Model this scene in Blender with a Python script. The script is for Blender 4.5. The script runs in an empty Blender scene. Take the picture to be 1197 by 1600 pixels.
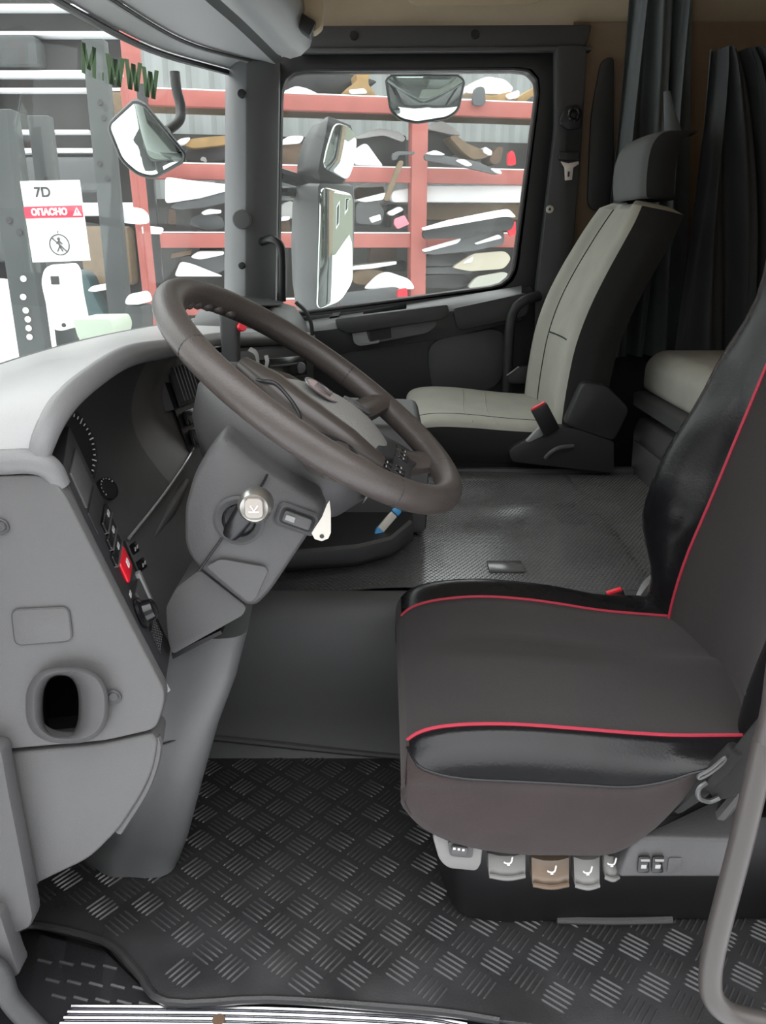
import bpy, bmesh, math, random
from mathutils import Vector as V3
random.seed(7)
S = bpy.context.scene
COL = S.collection
# ------------------------------------------------------------------ camera, sky, exposure
FPX, PITCH = 1280.0, math.radians(18.2)
cam = bpy.data.cameras.new('camera'); cam.sensor_fit = 'VERTICAL'; cam.sensor_height = 24.0
cam.lens = FPX / 1600 * 24.0; cam.clip_start = 0.01; cam.clip_end = 200
camo = bpy.data.objects.new('camera', cam); COL.objects.link(camo)
camo.location = (0, 0, 1.0); camo.rotation_euler = (math.pi / 2 - PITCH, 0, 0)
S.camera = camo
W = bpy.data.worlds.new('overcast_sky'); S.world = W; W.use_nodes = True
wt = W.node_tree; bg = wt.nodes['Background']; bg.inputs[0].default_value = (0.985, 0.99, 1.0, 1)
# evenly overcast sky, three times brighter at the zenith than at the horizon
_tc = wt.nodes.new('ShaderNodeTexCoord'); _sx = wt.nodes.new('ShaderNodeSeparateXYZ'); wt.links.new(_tc.outputs['Generated'], _sx.inputs[0])
_mr = wt.nodes.new('ShaderNodeMapRange'); _mr.inputs[1].default_value = 0; _mr.inputs[2].default_value = 1; _mr.inputs[3].default_value = .75; _mr.inputs[4].default_value = 2.25
wt.links.new(_sx.outputs[2], _mr.inputs[0]); wt.links.new(_mr.outputs[0], bg.inputs[1])
S.view_settings.view_transform = 'Standard'; S.view_settings.look = 'None'; S.view_settings.gamma = 1.0
S.view_settings.use_curve_mapping = False
S.view_settings.exposure = 1.15

# ------------------------------------------------------------------ helpers
CP = V3((0, 0, 1.0)); CR = V3((1, 0, 0)); CU = V3((0, math.sin(PITCH), math.cos(PITCH))); CF = V3((0, math.cos(PITCH), -math.sin(PITCH)))
def ray(px, py): return CF + CR * ((px - 598.5) / FPX) - CU * ((py - 800) / FPX)
def onY(px, py, Y): r = ray(px, py); return CP + r * (Y / r.y)
def onZ(px, py, Z): r = ray(px, py); return CP + r * ((Z - 1.0) / r.z)
def onX(px, py, X): r = ray(px, py); return CP + r * (X / r.x)
def onP(px, py, o, n): r = ray(px, py); return CP + r * ((o - CP).dot(n) / r.dot(n))
def lin(c): c /= 255.0; return c / 12.92 if c <= 0.04045 else ((c + 0.055) / 1.055) ** 2.4

MATS = {}
def mat(name, col, rough=0.5, metal=0.0, noise=0.0, nscale=30, bump=0.0, bscale=200, spec=0.5, coat=0.0, sheen=0.0, rvar=0.0):
    m = bpy.data.materials.new(name); m.use_nodes = True; nt = m.node_tree; b = nt.nodes['Principled BSDF']
    b.inputs['Base Color'].default_value = (*col, 1); b.inputs['Roughness'].default_value = rough
    b.inputs['Metallic'].default_value = metal; b.inputs['Specular IOR Level'].default_value = spec
    b.inputs['Coat Weight'].default_value = coat; b.inputs['Sheen Weight'].default_value = sheen
    tc = nt.nodes.new('ShaderNodeTexCoord')
    if noise or rvar:
        n = nt.nodes.new('ShaderNodeTexNoise'); n.inputs['Scale'].default_value = nscale; n.inputs['Detail'].default_value = 5
        nt.links.new(tc.outputs['Object'], n.inputs['Vector'])
        if noise:
            mx = nt.nodes.new('ShaderNodeMix'); mx.data_type = 'RGBA'
            mx.inputs[6].default_value = (*[c * (1 - noise) for c in col], 1); mx.inputs[7].default_value = (*[min(1, c * (1 + noise)) for c in col], 1)
            nt.links.new(n.outputs['Fac'], mx.inputs[0]); nt.links.new(mx.outputs[2], b.inputs['Base Color'])
        if rvar:
            mr = nt.nodes.new('ShaderNodeMapRange'); mr.inputs[1].default_value = .3; mr.inputs[2].default_value = .7
            mr.inputs[3].default_value = max(.02, rough - rvar); mr.inputs[4].default_value = min(1, rough + rvar)
            nt.links.new(n.outputs['Fac'], mr.inputs[0]); nt.links.new(mr.outputs[0], b.inputs['Roughness'])
    if bump:
        n2 = nt.nodes.new('ShaderNodeTexNoise'); n2.inputs['Scale'].default_value = bscale; n2.inputs['Detail'].default_value = 2
        nt.links.new(tc.outputs['Object'], n2.inputs['Vector'])
        bp = nt.nodes.new('ShaderNodeBump'); bp.inputs['Strength'].default_value = bump; bp.inputs['Distance'].default_value = 0.002
        nt.links.new(n2.outputs['Fac'], bp.inputs['Height']); nt.links.new(bp.outputs[0], b.inputs['Normal'])
    MATS[name] = m
    return m
GREY = mat('dash_top_glare_grey', (.31, .308, .31), .36, noise=.06, nscale=6, bump=.25, bscale=700)  # dash-top grey, lightened in colour to carry the windscreen glare
GREYL = mat('light_grey_plastic', (.26, .262, .265), .45, bump=.15, bscale=700)
GREYS = mat('seat_lever_plastic', (.19, .187, .18), .42, bump=.15, bscale=700)
GREYE = mat('end_panel_dimmed_grey', (.090, .089, .090), .45, noise=.06, nscale=6, bump=.25, bscale=700)  # near end grey, darkened in colour to hold down the door light
LIPG = mat('dash_lip_shaded_grey', (.15, .15, .152), .42, bump=.25, bscale=700)  # same plastic as the dash top, toned down for weaker light
GREYM = mat('mid_grey_plastic', (.074, .073, .075), .5, bump=.25, bscale=700)
GREYD = mat('dark_grey_plastic', (.05, .05, .052), .5, bump=.25, bscale=700)
DARK = mat('charcoal_plastic', (.022, .022, .024), .5, bump=.2, bscale=600)
BLACK = mat('black_plastic', (.008, .008, .009), .45)
GLOSSK = mat('glossy_black_plastic', (.008, .008, .009), .18)
COVER = mat('slate_plastic', (.115, .117, .12), .38, bump=.15, bscale=700, rvar=.08, nscale=5)
RUBBER = mat('black_rubber_mat', (.026, .026, .027), .34, noise=.5, nscale=9, rvar=.14, bump=.15, bscale=350)
RIDGE = mat('worn_rubber_ridge', (.045, .045, .047), .35)
LEATHER = mat('black_leatherette', (.007, .007, .008), .27, bump=.12, bscale=260, rvar=.06, nscale=12, spec=.32)
FABD = mat('worn_black_cloth', (.0165, .0120, .0120), .95, noise=.45, nscale=7, bump=.5, bscale=1400, sheen=.08)
SKIRT = mat('brownish_black_cloth', (.027, .0175, .0172), .95, noise=.5, nscale=9, bump=.5, bscale=1400, sheen=.08)
PIPE = mat('red_piping_cord', (.36, .022, .045), .6)
FABG = mat('grey_beige_seat_cloth', (.40, .395, .35), .9, noise=.12, nscale=14, bump=.4, bscale=900)
FABK = mat('black_seat_cloth', (.014, .014, .014), .9, bump=.4, bscale=900)
RIM = mat('steering_rim_leather', (.058, .049, .045), .36, noise=.25, nscale=18, bump=.25, bscale=500)
PAD = mat('airbag_cover_plastic', (.185, .183, .175), .45, bump=.4, bscale=350)
CHROME = mat('polished_metal', (.75, .75, .76), .15, 1.0)
WORN = mat('worn_steel', (.13, .13, .13), .45, .9)
DULL = mat('dull_steel', (.3, .3, .31), .4, 1.0)
STEEL = mat('brushed_aluminium', (.62, .65, .78), .28, 1.0, noise=.05)
MIRR = mat('mirror_glass', (.78, .85, .82), .015, 1.0)
RED = mat('red_plastic', (.75, .012, .03), .35)
BEIGE = mat('beige_headliner', (.40, .32, .22), .9, noise=.05, bump=.3, bscale=500)
BROWN = mat('brown_side_trim', (.22, .155, .10), .85, noise=.08, bump=.2)
CURT = mat('slate_curtain_cloth', (.13, .145, .15), .9, noise=.1, nscale=40, bump=.3, bscale=900)
CURTK = mat('dark_curtain_cloth', (.05, .053, .057), .95, bump=.3, bscale=900)
WHITE = mat('white_paint', (.85, .85, .84), .5)
IVORY = mat('ivory_paper', (.55, .52, .47), .6)
BLUE = mat('blue_plastic', (.05, .30, .62), .4)
ORNG = mat('amber_plastic', (.6, .25, .06), .5)
PRINT = mat('grey_print', (.4, .4, .4), .6)
INK = mat('dark_print', (.03, .03, .03), .6)
REDINK = mat('red_print', (.72, .03, .07), .6)
GREEN = mat('green_decal', (.16, .25, .16), .8)
_g = GREEN.node_tree; _t = _g.nodes.new('ShaderNodeBsdfTranslucent'); _t.inputs[0].default_value = (.30, .36, .27, 1); _m = _g.nodes.new('ShaderNodeMixShader'); _m.inputs[0].default_value = .6
_o = _g.nodes['Material Output']; _g.links.new(_g.nodes['Principled BSDF'].outputs[0], _m.inputs[1]); _g.links.new(_t.outputs[0], _m.inputs[2]); _g.links.new(_m.outputs[0], _o.inputs[0])
# outdoors
SNOW = mat('snow', (.88, .89, .91), .8, bump=.3, bscale=12)
RACK = mat('red_rack_paint', (.34, .095, .08), .6, noise=.25, nscale=4)
PANELK = mat('black_body_panel', (.012, .013, .014), .4, noise=.3, nscale=4)
PANELG = mat('grey_body_panel', (.07, .073, .077), .5, noise=.25, nscale=3)
RUST = mat('rusty_steel', (.10, .06, .038), .8, noise=.5, nscale=8)
WOOD = mat('weathered_wood', (.17, .12, .075), .85, noise=.35, nscale=12)
OCHRE = mat('ochre_casting', (.30, .19, .08), .8, noise=.4, nscale=10)
TIN = mat('corrugated_tin', (.30, .32, .32), .5, noise=.1, nscale=2)
SHED = mat('dark_shed_cladding', (.028, .027, .025), .8, noise=.3, nscale=2)
POSTG = mat('grey_steel_upright', (.045, .052, .052), .6, noise=.25, nscale=5)
PALEG = mat('pale_green_enamel', (.36, .42, .34), .5)
YARD = mat('yard_shade_render', (.26, .265, .25), .9, noise=.1)

def glass_material(name, haze, tint):
    m = bpy.data.materials.new(name); m.use_nodes = True; nt = m.node_tree; nt.nodes.clear()
    out = nt.nodes.new('ShaderNodeOutputMaterial'); tr = nt.nodes.new('ShaderNodeBsdfTransparent'); tr.inputs[0].default_value = (*tint, 1)
    gl = nt.nodes.new('ShaderNodeBsdfGlossy'); gl.inputs['Roughness'].default_value = .01
    lw = nt.nodes.new('ShaderNodeLayerWeight'); lw.inputs[0].default_value = .5
    pw = nt.nodes.new('ShaderNodeMath'); pw.operation = 'POWER'; pw.inputs[1].default_value = 5
    mul = nt.nodes.new('ShaderNodeMath'); mul.operation = 'MULTIPLY_ADD'; mul.inputs[1].default_value = .35; mul.inputs[2].default_value = .03
    m1 = nt.nodes.new('ShaderNodeMixShader'); nt.links.new(lw.outputs['Facing'], pw.inputs[0]); nt.links.new(pw.outputs[0], mul.inputs[0]); nt.links.new(mul.outputs[0], m1.inputs[0])
    nt.links.new(tr.outputs[0], m1.inputs[1]); nt.links.new(gl.outputs[0], m1.inputs[2])
    # film of dust on the pane
    df = nt.nodes.new('ShaderNodeBsdfTranslucent'); df.inputs[0].default_value = (.85, .86, .84, 1)
    tc = nt.nodes.new('ShaderNodeTexCoord'); nz = nt.nodes.new('ShaderNodeTexNoise'); nz.inputs['Scale'].default_value = 5; nz.inputs['Detail'].default_value = 8
    nt.links.new(tc.outputs['Object'], nz.inputs['Vector'])
    mr = nt.nodes.new('ShaderNodeMapRange'); mr.inputs[1].default_value = .3; mr.inputs[2].default_value = .75
    mr.inputs[3].default_value = haze * .6; mr.inputs[4].default_value = haze * 1.4
    nt.links.new(nz.outputs['Fac'], mr.inputs[0])
    m2 = nt.nodes.new('ShaderNodeMixShader'); nt.links.new(mr.outputs[0], m2.inputs[0]); nt.links.new(m1.outputs[0], m2.inputs[1]); nt.links.new(df.outputs[0], m2.inputs[2])
    nt.links.new(m2.outputs[0], out.inputs['Surface'])
    return m
GLASS_W = glass_material('dusty_windscreen_glass', .018, (.90, .95, .92))
GLASS_D = glass_material('door_window_glass', .018, (.92, .95, .93))

TUNNEL = mat('studded_rubber_cover', (.095, .096, .097), .21, noise=.2, nscale=7, rvar=.06, spec=.8)

def finish(bm, ang):
    bmesh.ops.remove_doubles(bm, verts=bm.verts, dist=1e-6)
    bmesh.ops.recalc_face_normals(bm, faces=bm.faces)
    for f_ in bm.faces: f_.smooth = True
    a = math.radians(ang)
    for e in bm.edges:
        if len(e.link_faces) == 2 and e.calc_face_angle(0) > a: e.smooth = False
OFF = {}
def add(name, bm, m, parent=None, label=None, ang=38, kind=None, cat=None, group=None, bevel=0, bseg=2):
    if bevel:
        bmesh.ops.remove_doubles(bm, verts=bm.verts, dist=1e-6); bmesh.ops.recalc_face_normals(bm, faces=bm.faces)
        es = [e for e in bm.edges if len(e.link_faces) == 2 and e.calc_face_angle(0) > math.radians(28)]
        bmesh.ops.bevel(bm, geom=es, offset=bevel, segments=bseg, profile=.5, affect='EDGES', clamp_overlap=True)
    finish(bm, ang)
    me = bpy.data.meshes.new(name); bm.to_mesh(me); bm.free(); me.materials.append(m)
    o = bpy.data.objects.new(name, me); COL.objects.link(o)
    if parent is not None:
        o.parent = parent; o.location = -V3(OFF.get(parent.name, (0, 0, 0)))
    tag(o, label, cat, group, kind)
    return o
def tag(o, label=None, cat=None, group=None, kind=None):
    if label: o['label'] = label
    if cat: o['category'] = cat
    if group: o['group'] = group
    if kind: o['kind'] = kind
    return o
def thing(name, label, cat, loc=(0, 0, 0), group=None, kind=None):
    o = bpy.data.objects.new(name, None); COL.objects.link(o); o.location = loc; o.empty_display_size = .05
    OFF[o.name] = tuple(loc)
    return tag(o, label, cat, group, kind)
def nb(): return bmesh.new()
def cat_rom(pts, n=8, closed=False):
    pts = [V3(p) for p in pts]; out = []; N = len(pts)
    rng = range(N if closed else N - 1)
    for i in rng:
        if closed: a, b, c, d = pts[(i - 1) % N], pts[i], pts[(i + 1) % N], pts[(i + 2) % N]
        else:
            b, c = pts[i], pts[i + 1]; a = pts[i - 1] if i else b * 2 - c; d = pts[i + 2] if i + 2 < N else c * 2 - b
        for k in range(n):
            t = k / n; out.append(.5 * ((2 * b) + (c - a) * t + (2 * a - 5 * b + 4 * c - d) * t * t + (3 * b - a - 3 * c + d) * t ** 3))
    if not closed: out.append(pts[-1])
    return out
def loft(bm, rings, close=True, cap=True, loop=False):
    R = [[bm.verts.new(p) for p in r] for r in rings]; n = len(R[0])
    for i in range(len(R) if loop else len(R) - 1):
        a, b = R[i], R[(i + 1) % len(R)]
        for j in range(n if close else n - 1):
            bm.faces.new((a[j], a[(j + 1) % n], b[(j + 1) % n], b[j]))
    if cap and close and not loop:
        bm.faces.new(R[0]); bm.faces.new(R[-1])
    return bm
def prism(bm, pts, off):
    off = V3(off); pts = [V3(p) for p in pts]
    return loft(bm, [pts, [p + off for p in pts]])
def tube(bm, pts, r, seg=10, closed=False, n=6, flat=1.0, smooth=True):
    k = len(pts)
    rr = r if isinstance(r, (list, tuple)) else [r] * k
    P = cat_rom(pts, n, closed) if smooth else [V3(p) for p in pts]
    m = n if smooth else 1
    rads = []
    for i in range(len(P)):
        t = i / m; a = int(t) % k; b = (a + 1) % k if closed else min(a + 1, k - 1); f_ = t - int(t)
        rads.append(rr[a] * (1 - f_) + rr[b] * f_)
    T = [((P[(i + 1) % len(P)] if closed or i + 1 < len(P) else P[i]) - (P[i - 1] if closed or i else P[i])).normalized() for i in range(len(P))]
    up = V3((0, 0, 1)) if abs(T[0].z) < .9 else V3((0, 1, 0))
    nrm = (up - T[0] * up.dot(T[0])).normalized(); rings = []
    for i in range(len(P)):
        nrm = (nrm - T[i] * nrm.dot(T[i])).normalized(); bi = T[i].cross(nrm)
        rings.append([P[i] + (nrm * math.cos(2 * math.pi * j / seg) * flat + bi * math.sin(2 * math.pi * j / seg)) * rads[i] for j in range(seg)])
    return loft(bm, rings, loop=closed)
def box(bm, c, s, ax=None):
    c = V3(c); X, Y, Z = ax or (V3((1, 0, 0)), V3((0, 1, 0)), V3((0, 0, 1)))
    q = [c + X * (a * s[0] / 2) + Y * (b * s[1] / 2) - Z * (s[2] / 2) for a, b in ((-1, -1), (1, -1), (1, 1), (-1, 1))]
    return prism(bm, q, Z * s[2])
def lathe(bm, prof, c, n, u, v, seg=32, su=1.0, sv=1.0):
    rings = [[V3(c) + n * h + u * (r * su * math.cos(2 * math.pi * j / seg)) + v * (r * sv * math.sin(2 * math.pi * j / seg)) for j in range(seg)] for r, h in prof]
    return loft(bm, rings)
def grid(bm, G): return loft(bm, G, close=False, cap=False)
def lerp_poly(pts, k):
    pts = [V3(p) for p in pts]; L = [0]
    for a, b in zip(pts, pts[1:]): L.append(L[-1] + (b - a).length)
    out = []
    for i in range(k):
        d = L[-1] * i / (k - 1); j = 0
        while j < len(pts) - 2 and L[j + 1] < d: j += 1
        t = (d - L[j]) / max(1e-9, L[j + 1] - L[j]); out.append(pts[j].lerp(pts[j + 1], t))
    return out
def sheet(bm, A, B, k, rows=8, bulge=None):
    """surface between two polylines; bulge(u, v) -> offset vector"""
    A = lerp_poly(cat_rom(A, 6), k); B = lerp_poly(cat_rom(B, 6), k)
    return grid(bm, [[A[i].lerp(B[i], j / rows) + (bulge(i / (k - 1), j / rows) if bulge else V3()) for i in range(k)] for j in range(rows + 1)])
def rrect(w, h, r, n=5):
    out = []
    for cx, cy, a0 in ((w / 2 - r, h / 2 - r, 0), (-w / 2 + r, h / 2 - r, 90), (-w / 2 + r, -h / 2 + r, 180), (w / 2 - r, -h / 2 + r, 270)):
        for k in range(n + 1):
            a = math.radians(a0 + 90 * k / n); out.append((cx + r * math.cos(a), cy + r * math.sin(a)))
    return out
def pxY(pts, Y, smooth=0):
    q = [onY(x, y, Y) for x, y in pts]
    return cat_rom(q, smooth, True) if smooth else q
def round_poly(pts, r=.02, n=4):
    """round the corners of a 3-D polygon"""
    pts = [V3(p) for p in pts]; out = []; N = len(pts)
    for i in range(N):
        a, b, c = pts[i - 1], pts[i], pts[(i + 1) % N]
        la, lc = (a - b).length, (c - b).length; d = min(r, la * .45, lc * .45)
        p0 = b + (a - b).normalized() * d; p1 = b + (c - b).normalized() * d
        for k in range(n + 1):
            t = k / n; out.append(p0 * (1 - t) ** 2 + b * 2 * t * (1 - t) + p1 * t * t)
    return out
def disc(bm, c, n, r, h, seg=16):
    n = V3(n).normalized(); u = n.orthogonal().normalized(); v = n.cross(u)
    return lathe(bm, [(r, 0), (r, h * .7), (r * .88, h)], c, n, u, v, seg)
def text(name, body, size, loc, ax, m, parent, mirror=False, width=None, bold=0):
    cu = bpy.data.curves.new(name, 'FONT'); cu.body = body; cu.size = size; cu.align_x = 'CENTER'; cu.align_y = 'CENTER'; cu.extrude = size * .01; cu.offset = bold
    cu.materials.append(m)
    tmp = bpy.data.objects.new(name, cu); COL.objects.link(tmp); bpy.context.view_layer.update()
    me = bpy.data.meshes.new_from_object(tmp.evaluated_get(bpy.context.evaluated_depsgraph_get())); bpy.data.objects.remove(tmp)
    X, Y, Z = ax
    xs = [v.co.x for v in me.vertices]; k = width / (max(xs) - min(xs)) if width else 1.0
    for v in me.vertices:
        c = v.co * k; v.co = V3(loc) + X * (-c.x if mirror else c.x) + Y * c.y + Z * c.z
    o = bpy.data.objects.new(name, me); COL.objects.link(o); o.parent = parent; o.location = -V3(OFF.get(parent.name, (0, 0, 0)))
    return o
YM = V3((0, -1, 0)); XP = V3((1, 0, 0)); ZP = V3((0, 0, 1)); YP = V3((0, 1, 0))
FACE = (XP, ZP, YM)

# ------------------------------------------------------------------ the cab shell
def struct(name, bm, m, bevel=0, parent=None, **k): return add(name, bm, m, parent, kind=None if parent else 'structure', bevel=bevel, **k)
struct('floor', box(nb(), (.2, 2.0, -.06), (2.6, 2.4, .1)), DARK)
bm = nb(); box(bm, (.35, 1.95, 1.93), (2.0, 2.3, .06)); ceil = struct('ceiling', bm, BEIGE)
bm = nb(); prism(bm, round_poly([onY(628, -30, 2.93), onY(640, 10, 2.93), onY(842, 8, 2.93), onY(862, -30, 2.93)], .03), (0, -.012, 0)); struct('dome_panel', bm, BEIGE, .004, ceil)
# far side wall: sloping head above the door, strip behind the door
bm = nb(); prism(bm, [(-.30, 3.05, 1.66), (1.4, 3.05, 1.66), (1.4, 2.78, 1.92), (-.30, 2.78, 1.92)], (0, .05, .05)); wallf = struct('wall_far', bm, BEIGE)
bm = nb(); prism(bm, [(.62, 3.02, .86), (1.4, 3.02, .86), (1.4, 3.02, 1.68), (.62, 3.02, 1.68)], (0, .05, 0)); struct('side_panel', bm, BROWN, 0, wallf)
bm = nb(); prism(bm, [(.62, 3.01, -.05), (1.4, 3.01, -.05), (1.4, 3.01, .86), (.62, 3.01, .86)], (0, .05, 0)); struct('lower_wall_shade', bm, DARK, 0, wallf)  # lower wall coloured dark to put shade into the gap beside the bunk
bm = nb(); prism(bm, round_poly([onY(938, 95, 3.0), onY(958, 88, 3.0), onY(958, 330, 3.0), onY(916, 330, 3.0), onY(922, 180, 3.0)], .05), (0, -.012, 0)); struct('dark_recess', bm, DARK, .004, wallf)
bm = nb(); prism(bm, [(1.27, .84, -.05), (1.27, 3.05, -.05), (1.27, 3.05, 1.92), (1.27, .84, 1.92)], (.05, 0, 0)); wallr = struct('wall_rear', bm, BROWN)
bm = nb(); prism(bm, [(.74, .84, -.1), (1.32, .84, -.1), (1.32, .84, 1.96), (-.9, .84, 1.96), (-.9, .84, -.1), (-.60, .84, -.1), (-.60, .84, .60), (-.66, .84, .78), (-.60, .84, 1.62), (.74, .84, 1.62)], (0, -.05, 0)); struct('wall_near', bm, GREYM)
bm = nb(); prism(bm, [(-.66, .84, -.05), (-.66, 3.05, -.05), (-.66, 3.05, .74), (-.66, .84, .74)], (-.03, 0, 0)); struct('wall_front', bm, BLACK)
bm = nb(); box(bm, (1.12, 2.5, 1.53), (.14, .006, .012)); struct('rail', bm, GREYL, 0, wallr)
# header trim over the door
bm = nb(); prism(bm, pxY([(470, 40), (925, 38), (916, 74), (470, 80)], 2.98), (0, .05, 0)); head = struct('trim_1', bm, GREYD, .006)
bm = nb(); prism(bm, pxY([(470, 75), (925, 72), (925, 79), (470, 82)], 2.965), (0, .04, 0)); struct('edge_strip', bm, GREYM, .003, head)
for x, y in ((553, 56), (742, 54)): struct('plug', disc(nb(), onY(x, y, 2.98), YM, .014, .006), BLACK, 0, head)
# far front pillar
bm = nb()
rings = []
for y in (95, 200, 300, 400, 500):
    t = (y - 95) / 405
    a, b, c = onY(352 - 2 * t, y, 2.99), onY(385 - 2 * t, y, 2.90), onY(437 - 6 * t, y, 2.97)
    rings.append([a + V3((0, .1, 0)), a, a.lerp(b, .5) + V3((0, -.02, 0)), b, b.lerp(c, .5) + V3((0, -.012, 0)), c, c + V3((0, .06, 0))])
loft(bm, rings); pil = struct('trim_2', bm, COVER, .004, ang=50)
for y, m_, r in ((147, BLACK, .014), (343, GREYM, .032), (415, BLACK, .012)):
    struct('plug', disc(nb(), onY(378, y, 2.895), YM, r, .01, 24), m_, .002, pil)
# B pillar trim
bm = nb(); prism(bm, round_poly(pxY([(868, 70), (918, 70), (908, 250), (893, 420), (885, 640), (832, 640), (836, 470), (868, 200)], 2.96), .02), (0, .07, 0)); pilb = struct('trim_3', bm, GREYD, .012)
struct('screw_cap', disc(nb(), onY(859, 327, 2.96), YM, .013, .006), IVORY, 0, pilb)
struct('screw', disc(nb(), onY(859, 327, 2.953), YM, .004, .003), INK, 0, pilb)

# passenger door
door = thing('door_1', 'far cab door with charcoal trim and a big window', None, (.1, 3.0, 0), kind='structure')
outer = round_poly(pxY([(424, 84), (890, 78), (846, 470), (846, 640), (424, 640)], 3.0), .06)
win = pxY([(441, 112), (843, 110), (799, 443), (434, 492)], 3.0)
def ring_plate(bm, out, inn, off, n=60):
    def samp(p, n, c):
        # sample polygon by direction from c so both loops line up
        res = []
        for k in range(n):
            a = 2 * math.pi * k / n; d = V3((math.cos(a), 0, math.sin(a))); best = None
            for q0, q1 in zip(p, p[1:] + p[:1]):
                e = q1 - q0; den = d.x * e.z - d.z * e.x
                if abs(den) < 1e-9: continue
                w = q0 - c; t = (w.x * e.z - w.z * e.x) / den; s = (w.x * d.z - w.z * d.x) / den
                if t > 0 and -1e-6 <= s <= 1 + 1e-6 and (best is None or t > best): best = t
            res.append(c + d * (best or .01))
        return res
    c = sum(inn, V3()) / len(inn); o_, i_ = samp(out, n, c), samp(inn, n, c); off = V3(off)
    return loft(bm, [o_, i_, [p + off for p in i_], [p + off for p in o_]], loop=True)
winr = round_poly(win, .07, 6)
bm = nb(); ring_plate(bm, round_poly(pxY([(426, 84), (888, 78), (838, 480), (424, 530)], 3.0), .05), winr, (0, .06, 0), 96); add('window_frame', bm, BLACK, door, bevel=.008)
bm = nb(); ring_plate(bm, round_poly(pxY([(434, 103), (854, 100), (810, 452), (428, 500)], 2.985), .08), winr, (0, .03, 0), 96); add('window_seal', bm, DARK, door, bevel=.006)
# door card below the sill
bm = nb(); prism(bm, pxY([(424, 500), (560, 486), (830, 446), (846, 470), (846, 760), (424, 760)], 2.985), (0, .06, 0)); add('door_card', bm, DARK, door, bevel=.008)
bm = nb(); loft(bm, [pxY([(470, 502), (560, 489), (800, 449), (815, 446)], 2.985), pxY([(470, 512), (560, 500), (770, 466), (815, 458)], 2.92), pxY([(470, 520), (545, 512), (770, 476), (815, 466)], 2.90), pxY([(476, 540), (545, 532), (700, 508), (815, 484)], 2.93), pxY([(476, 560), (545, 550), (700, 528), (815, 500)], 2.98)], close=False, cap=False); add('sill_ledge', bm, COVER, door, ang=60)
bm = nb(); prism(bm, round_poly(pxY([(567, 488), (636, 474), (634, 479), (569, 494)], 2.938), .004), (0, .004, -.012)); add('vent_slot', bm, BLACK, door)
bm = nb(); prism(bm, round_poly([onY(705, 482, 2.90), onY(818, 458, 2.90), onY(830, 462, 2.90), onY(824, 494, 2.90), onY(716, 518, 2.90)], .02), (0, .05, 0)); add('arm_cushion', bm, DARK, door, bevel=.01)
bm = nb(); prism(bm, round_poly(pxY([(518, 492), (534, 490), (530, 496), (514, 498)], 2.93), .003), (0, 0, .006)); add('lock_lever', bm, GREYL, door)
bm = nb(); prism(bm, pxY([(523, 498), (700, 475), (703, 492), (690, 500), (545, 522), (527, 515)], 2.89), (0, .04, 0)); add('pull_cap', bm, GREYD, door, bevel=.008)
bm = nb(); prism(bm, round_poly(pxY([(548, 512), (681, 492), (684, 508), (668, 521), (562, 541), (553, 536)], 2.915), .015), (0, .04, 0)); add('handle_recess', bm, COVER, door, bevel=.006)
bm = nb(); prism(bm, round_poly(pxY([(575, 512), (610, 506), (612, 528), (580, 533)], 2.913), .005), (0, .02, 0)); add('handle_gap', bm, BLACK, door)
bm = nb(); prism(bm, round_poly(pxY([(549, 514), (570, 511), (578, 535), (594, 531), (592, 536), (562, 541), (553, 536)], 2.905), .008), (0, .02, 0)); add('door_handle', bm, GREYL, door, bevel=.004)
bm = nb(); prism(bm, round_poly(pxY([(665, 533), (770, 512), (790, 520), (790, 600), (690, 640), (672, 600)], 2.975), .07), (0, .03, 0)); add('speaker_cover', bm, GREYD, door, bevel=.01)
bm = nb(); tube(bm, [onY(842, 462, 2.93), onY(815, 472, 2.90), onY(800, 492, 2.90), onY(795, 540, 2.90), onY(792, 620, 2.92)], .018, 10); add('grab_handle', bm, DARK, door)
# the pane
bm = nb(); prism(bm, round_poly([p + V3((0, .035, 0)) for p in pxY([(432, 104), (852, 102), (806, 452), (426, 500)], 3.0)], .05), (0, .004, 0))
struct('window_1', bm, GLASS_D)
# pull handle on the far pillar
hb = nb(); tube(hb, [onY(409, 378, 2.93), onY(425, 374, 2.88), onY(438, 384, 2.87), onY(441, 410, 2.88), onY(441, 470, 2.9)], .014, 10)
add('pull_bar', hb, BLACK, None, 'black curved pull handle on the far front pillar', cat='handle')

# windscreen
base = [(-.62, .86), (-.74, 1.1), (-.82, 1.5), (-.85, 1.9), (-.82, 2.35), (-.72, 2.75), (-.56, 2.98)]
headl = [(-.55, .86), (-.66, 1.1), (-.735, 1.5), (-.765, 1.9), (-.745, 2.2), (-.67, 2.65), (-.51, 2.97)]
bm = nb()
A = lerp_poly(cat_rom([(x, y, .735) for x, y in base], 6), 30); B = lerp_poly(cat_rom([(x, y, 1.525) for x, y in headl], 6), 30)
rows = [[a.lerp(b, j / 6) for a, b in zip(A, B)] for j in range(7)]
grid(bm, rows); g2 = struct('window_2', bm, GLASS_W)
# black header seal along the top of the windscreen, and its lower seal
bm = nb(); tube(bm, [(x + .005, y, 1.525) for x, y in headl], .011, 8, flat=.8); struct('trim_4', bm, BLACK)
bm = nb(); tube(bm, [(x, y, .735) for x, y in base], .012, 8); struct('trim_5', bm, GREYD)

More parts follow.
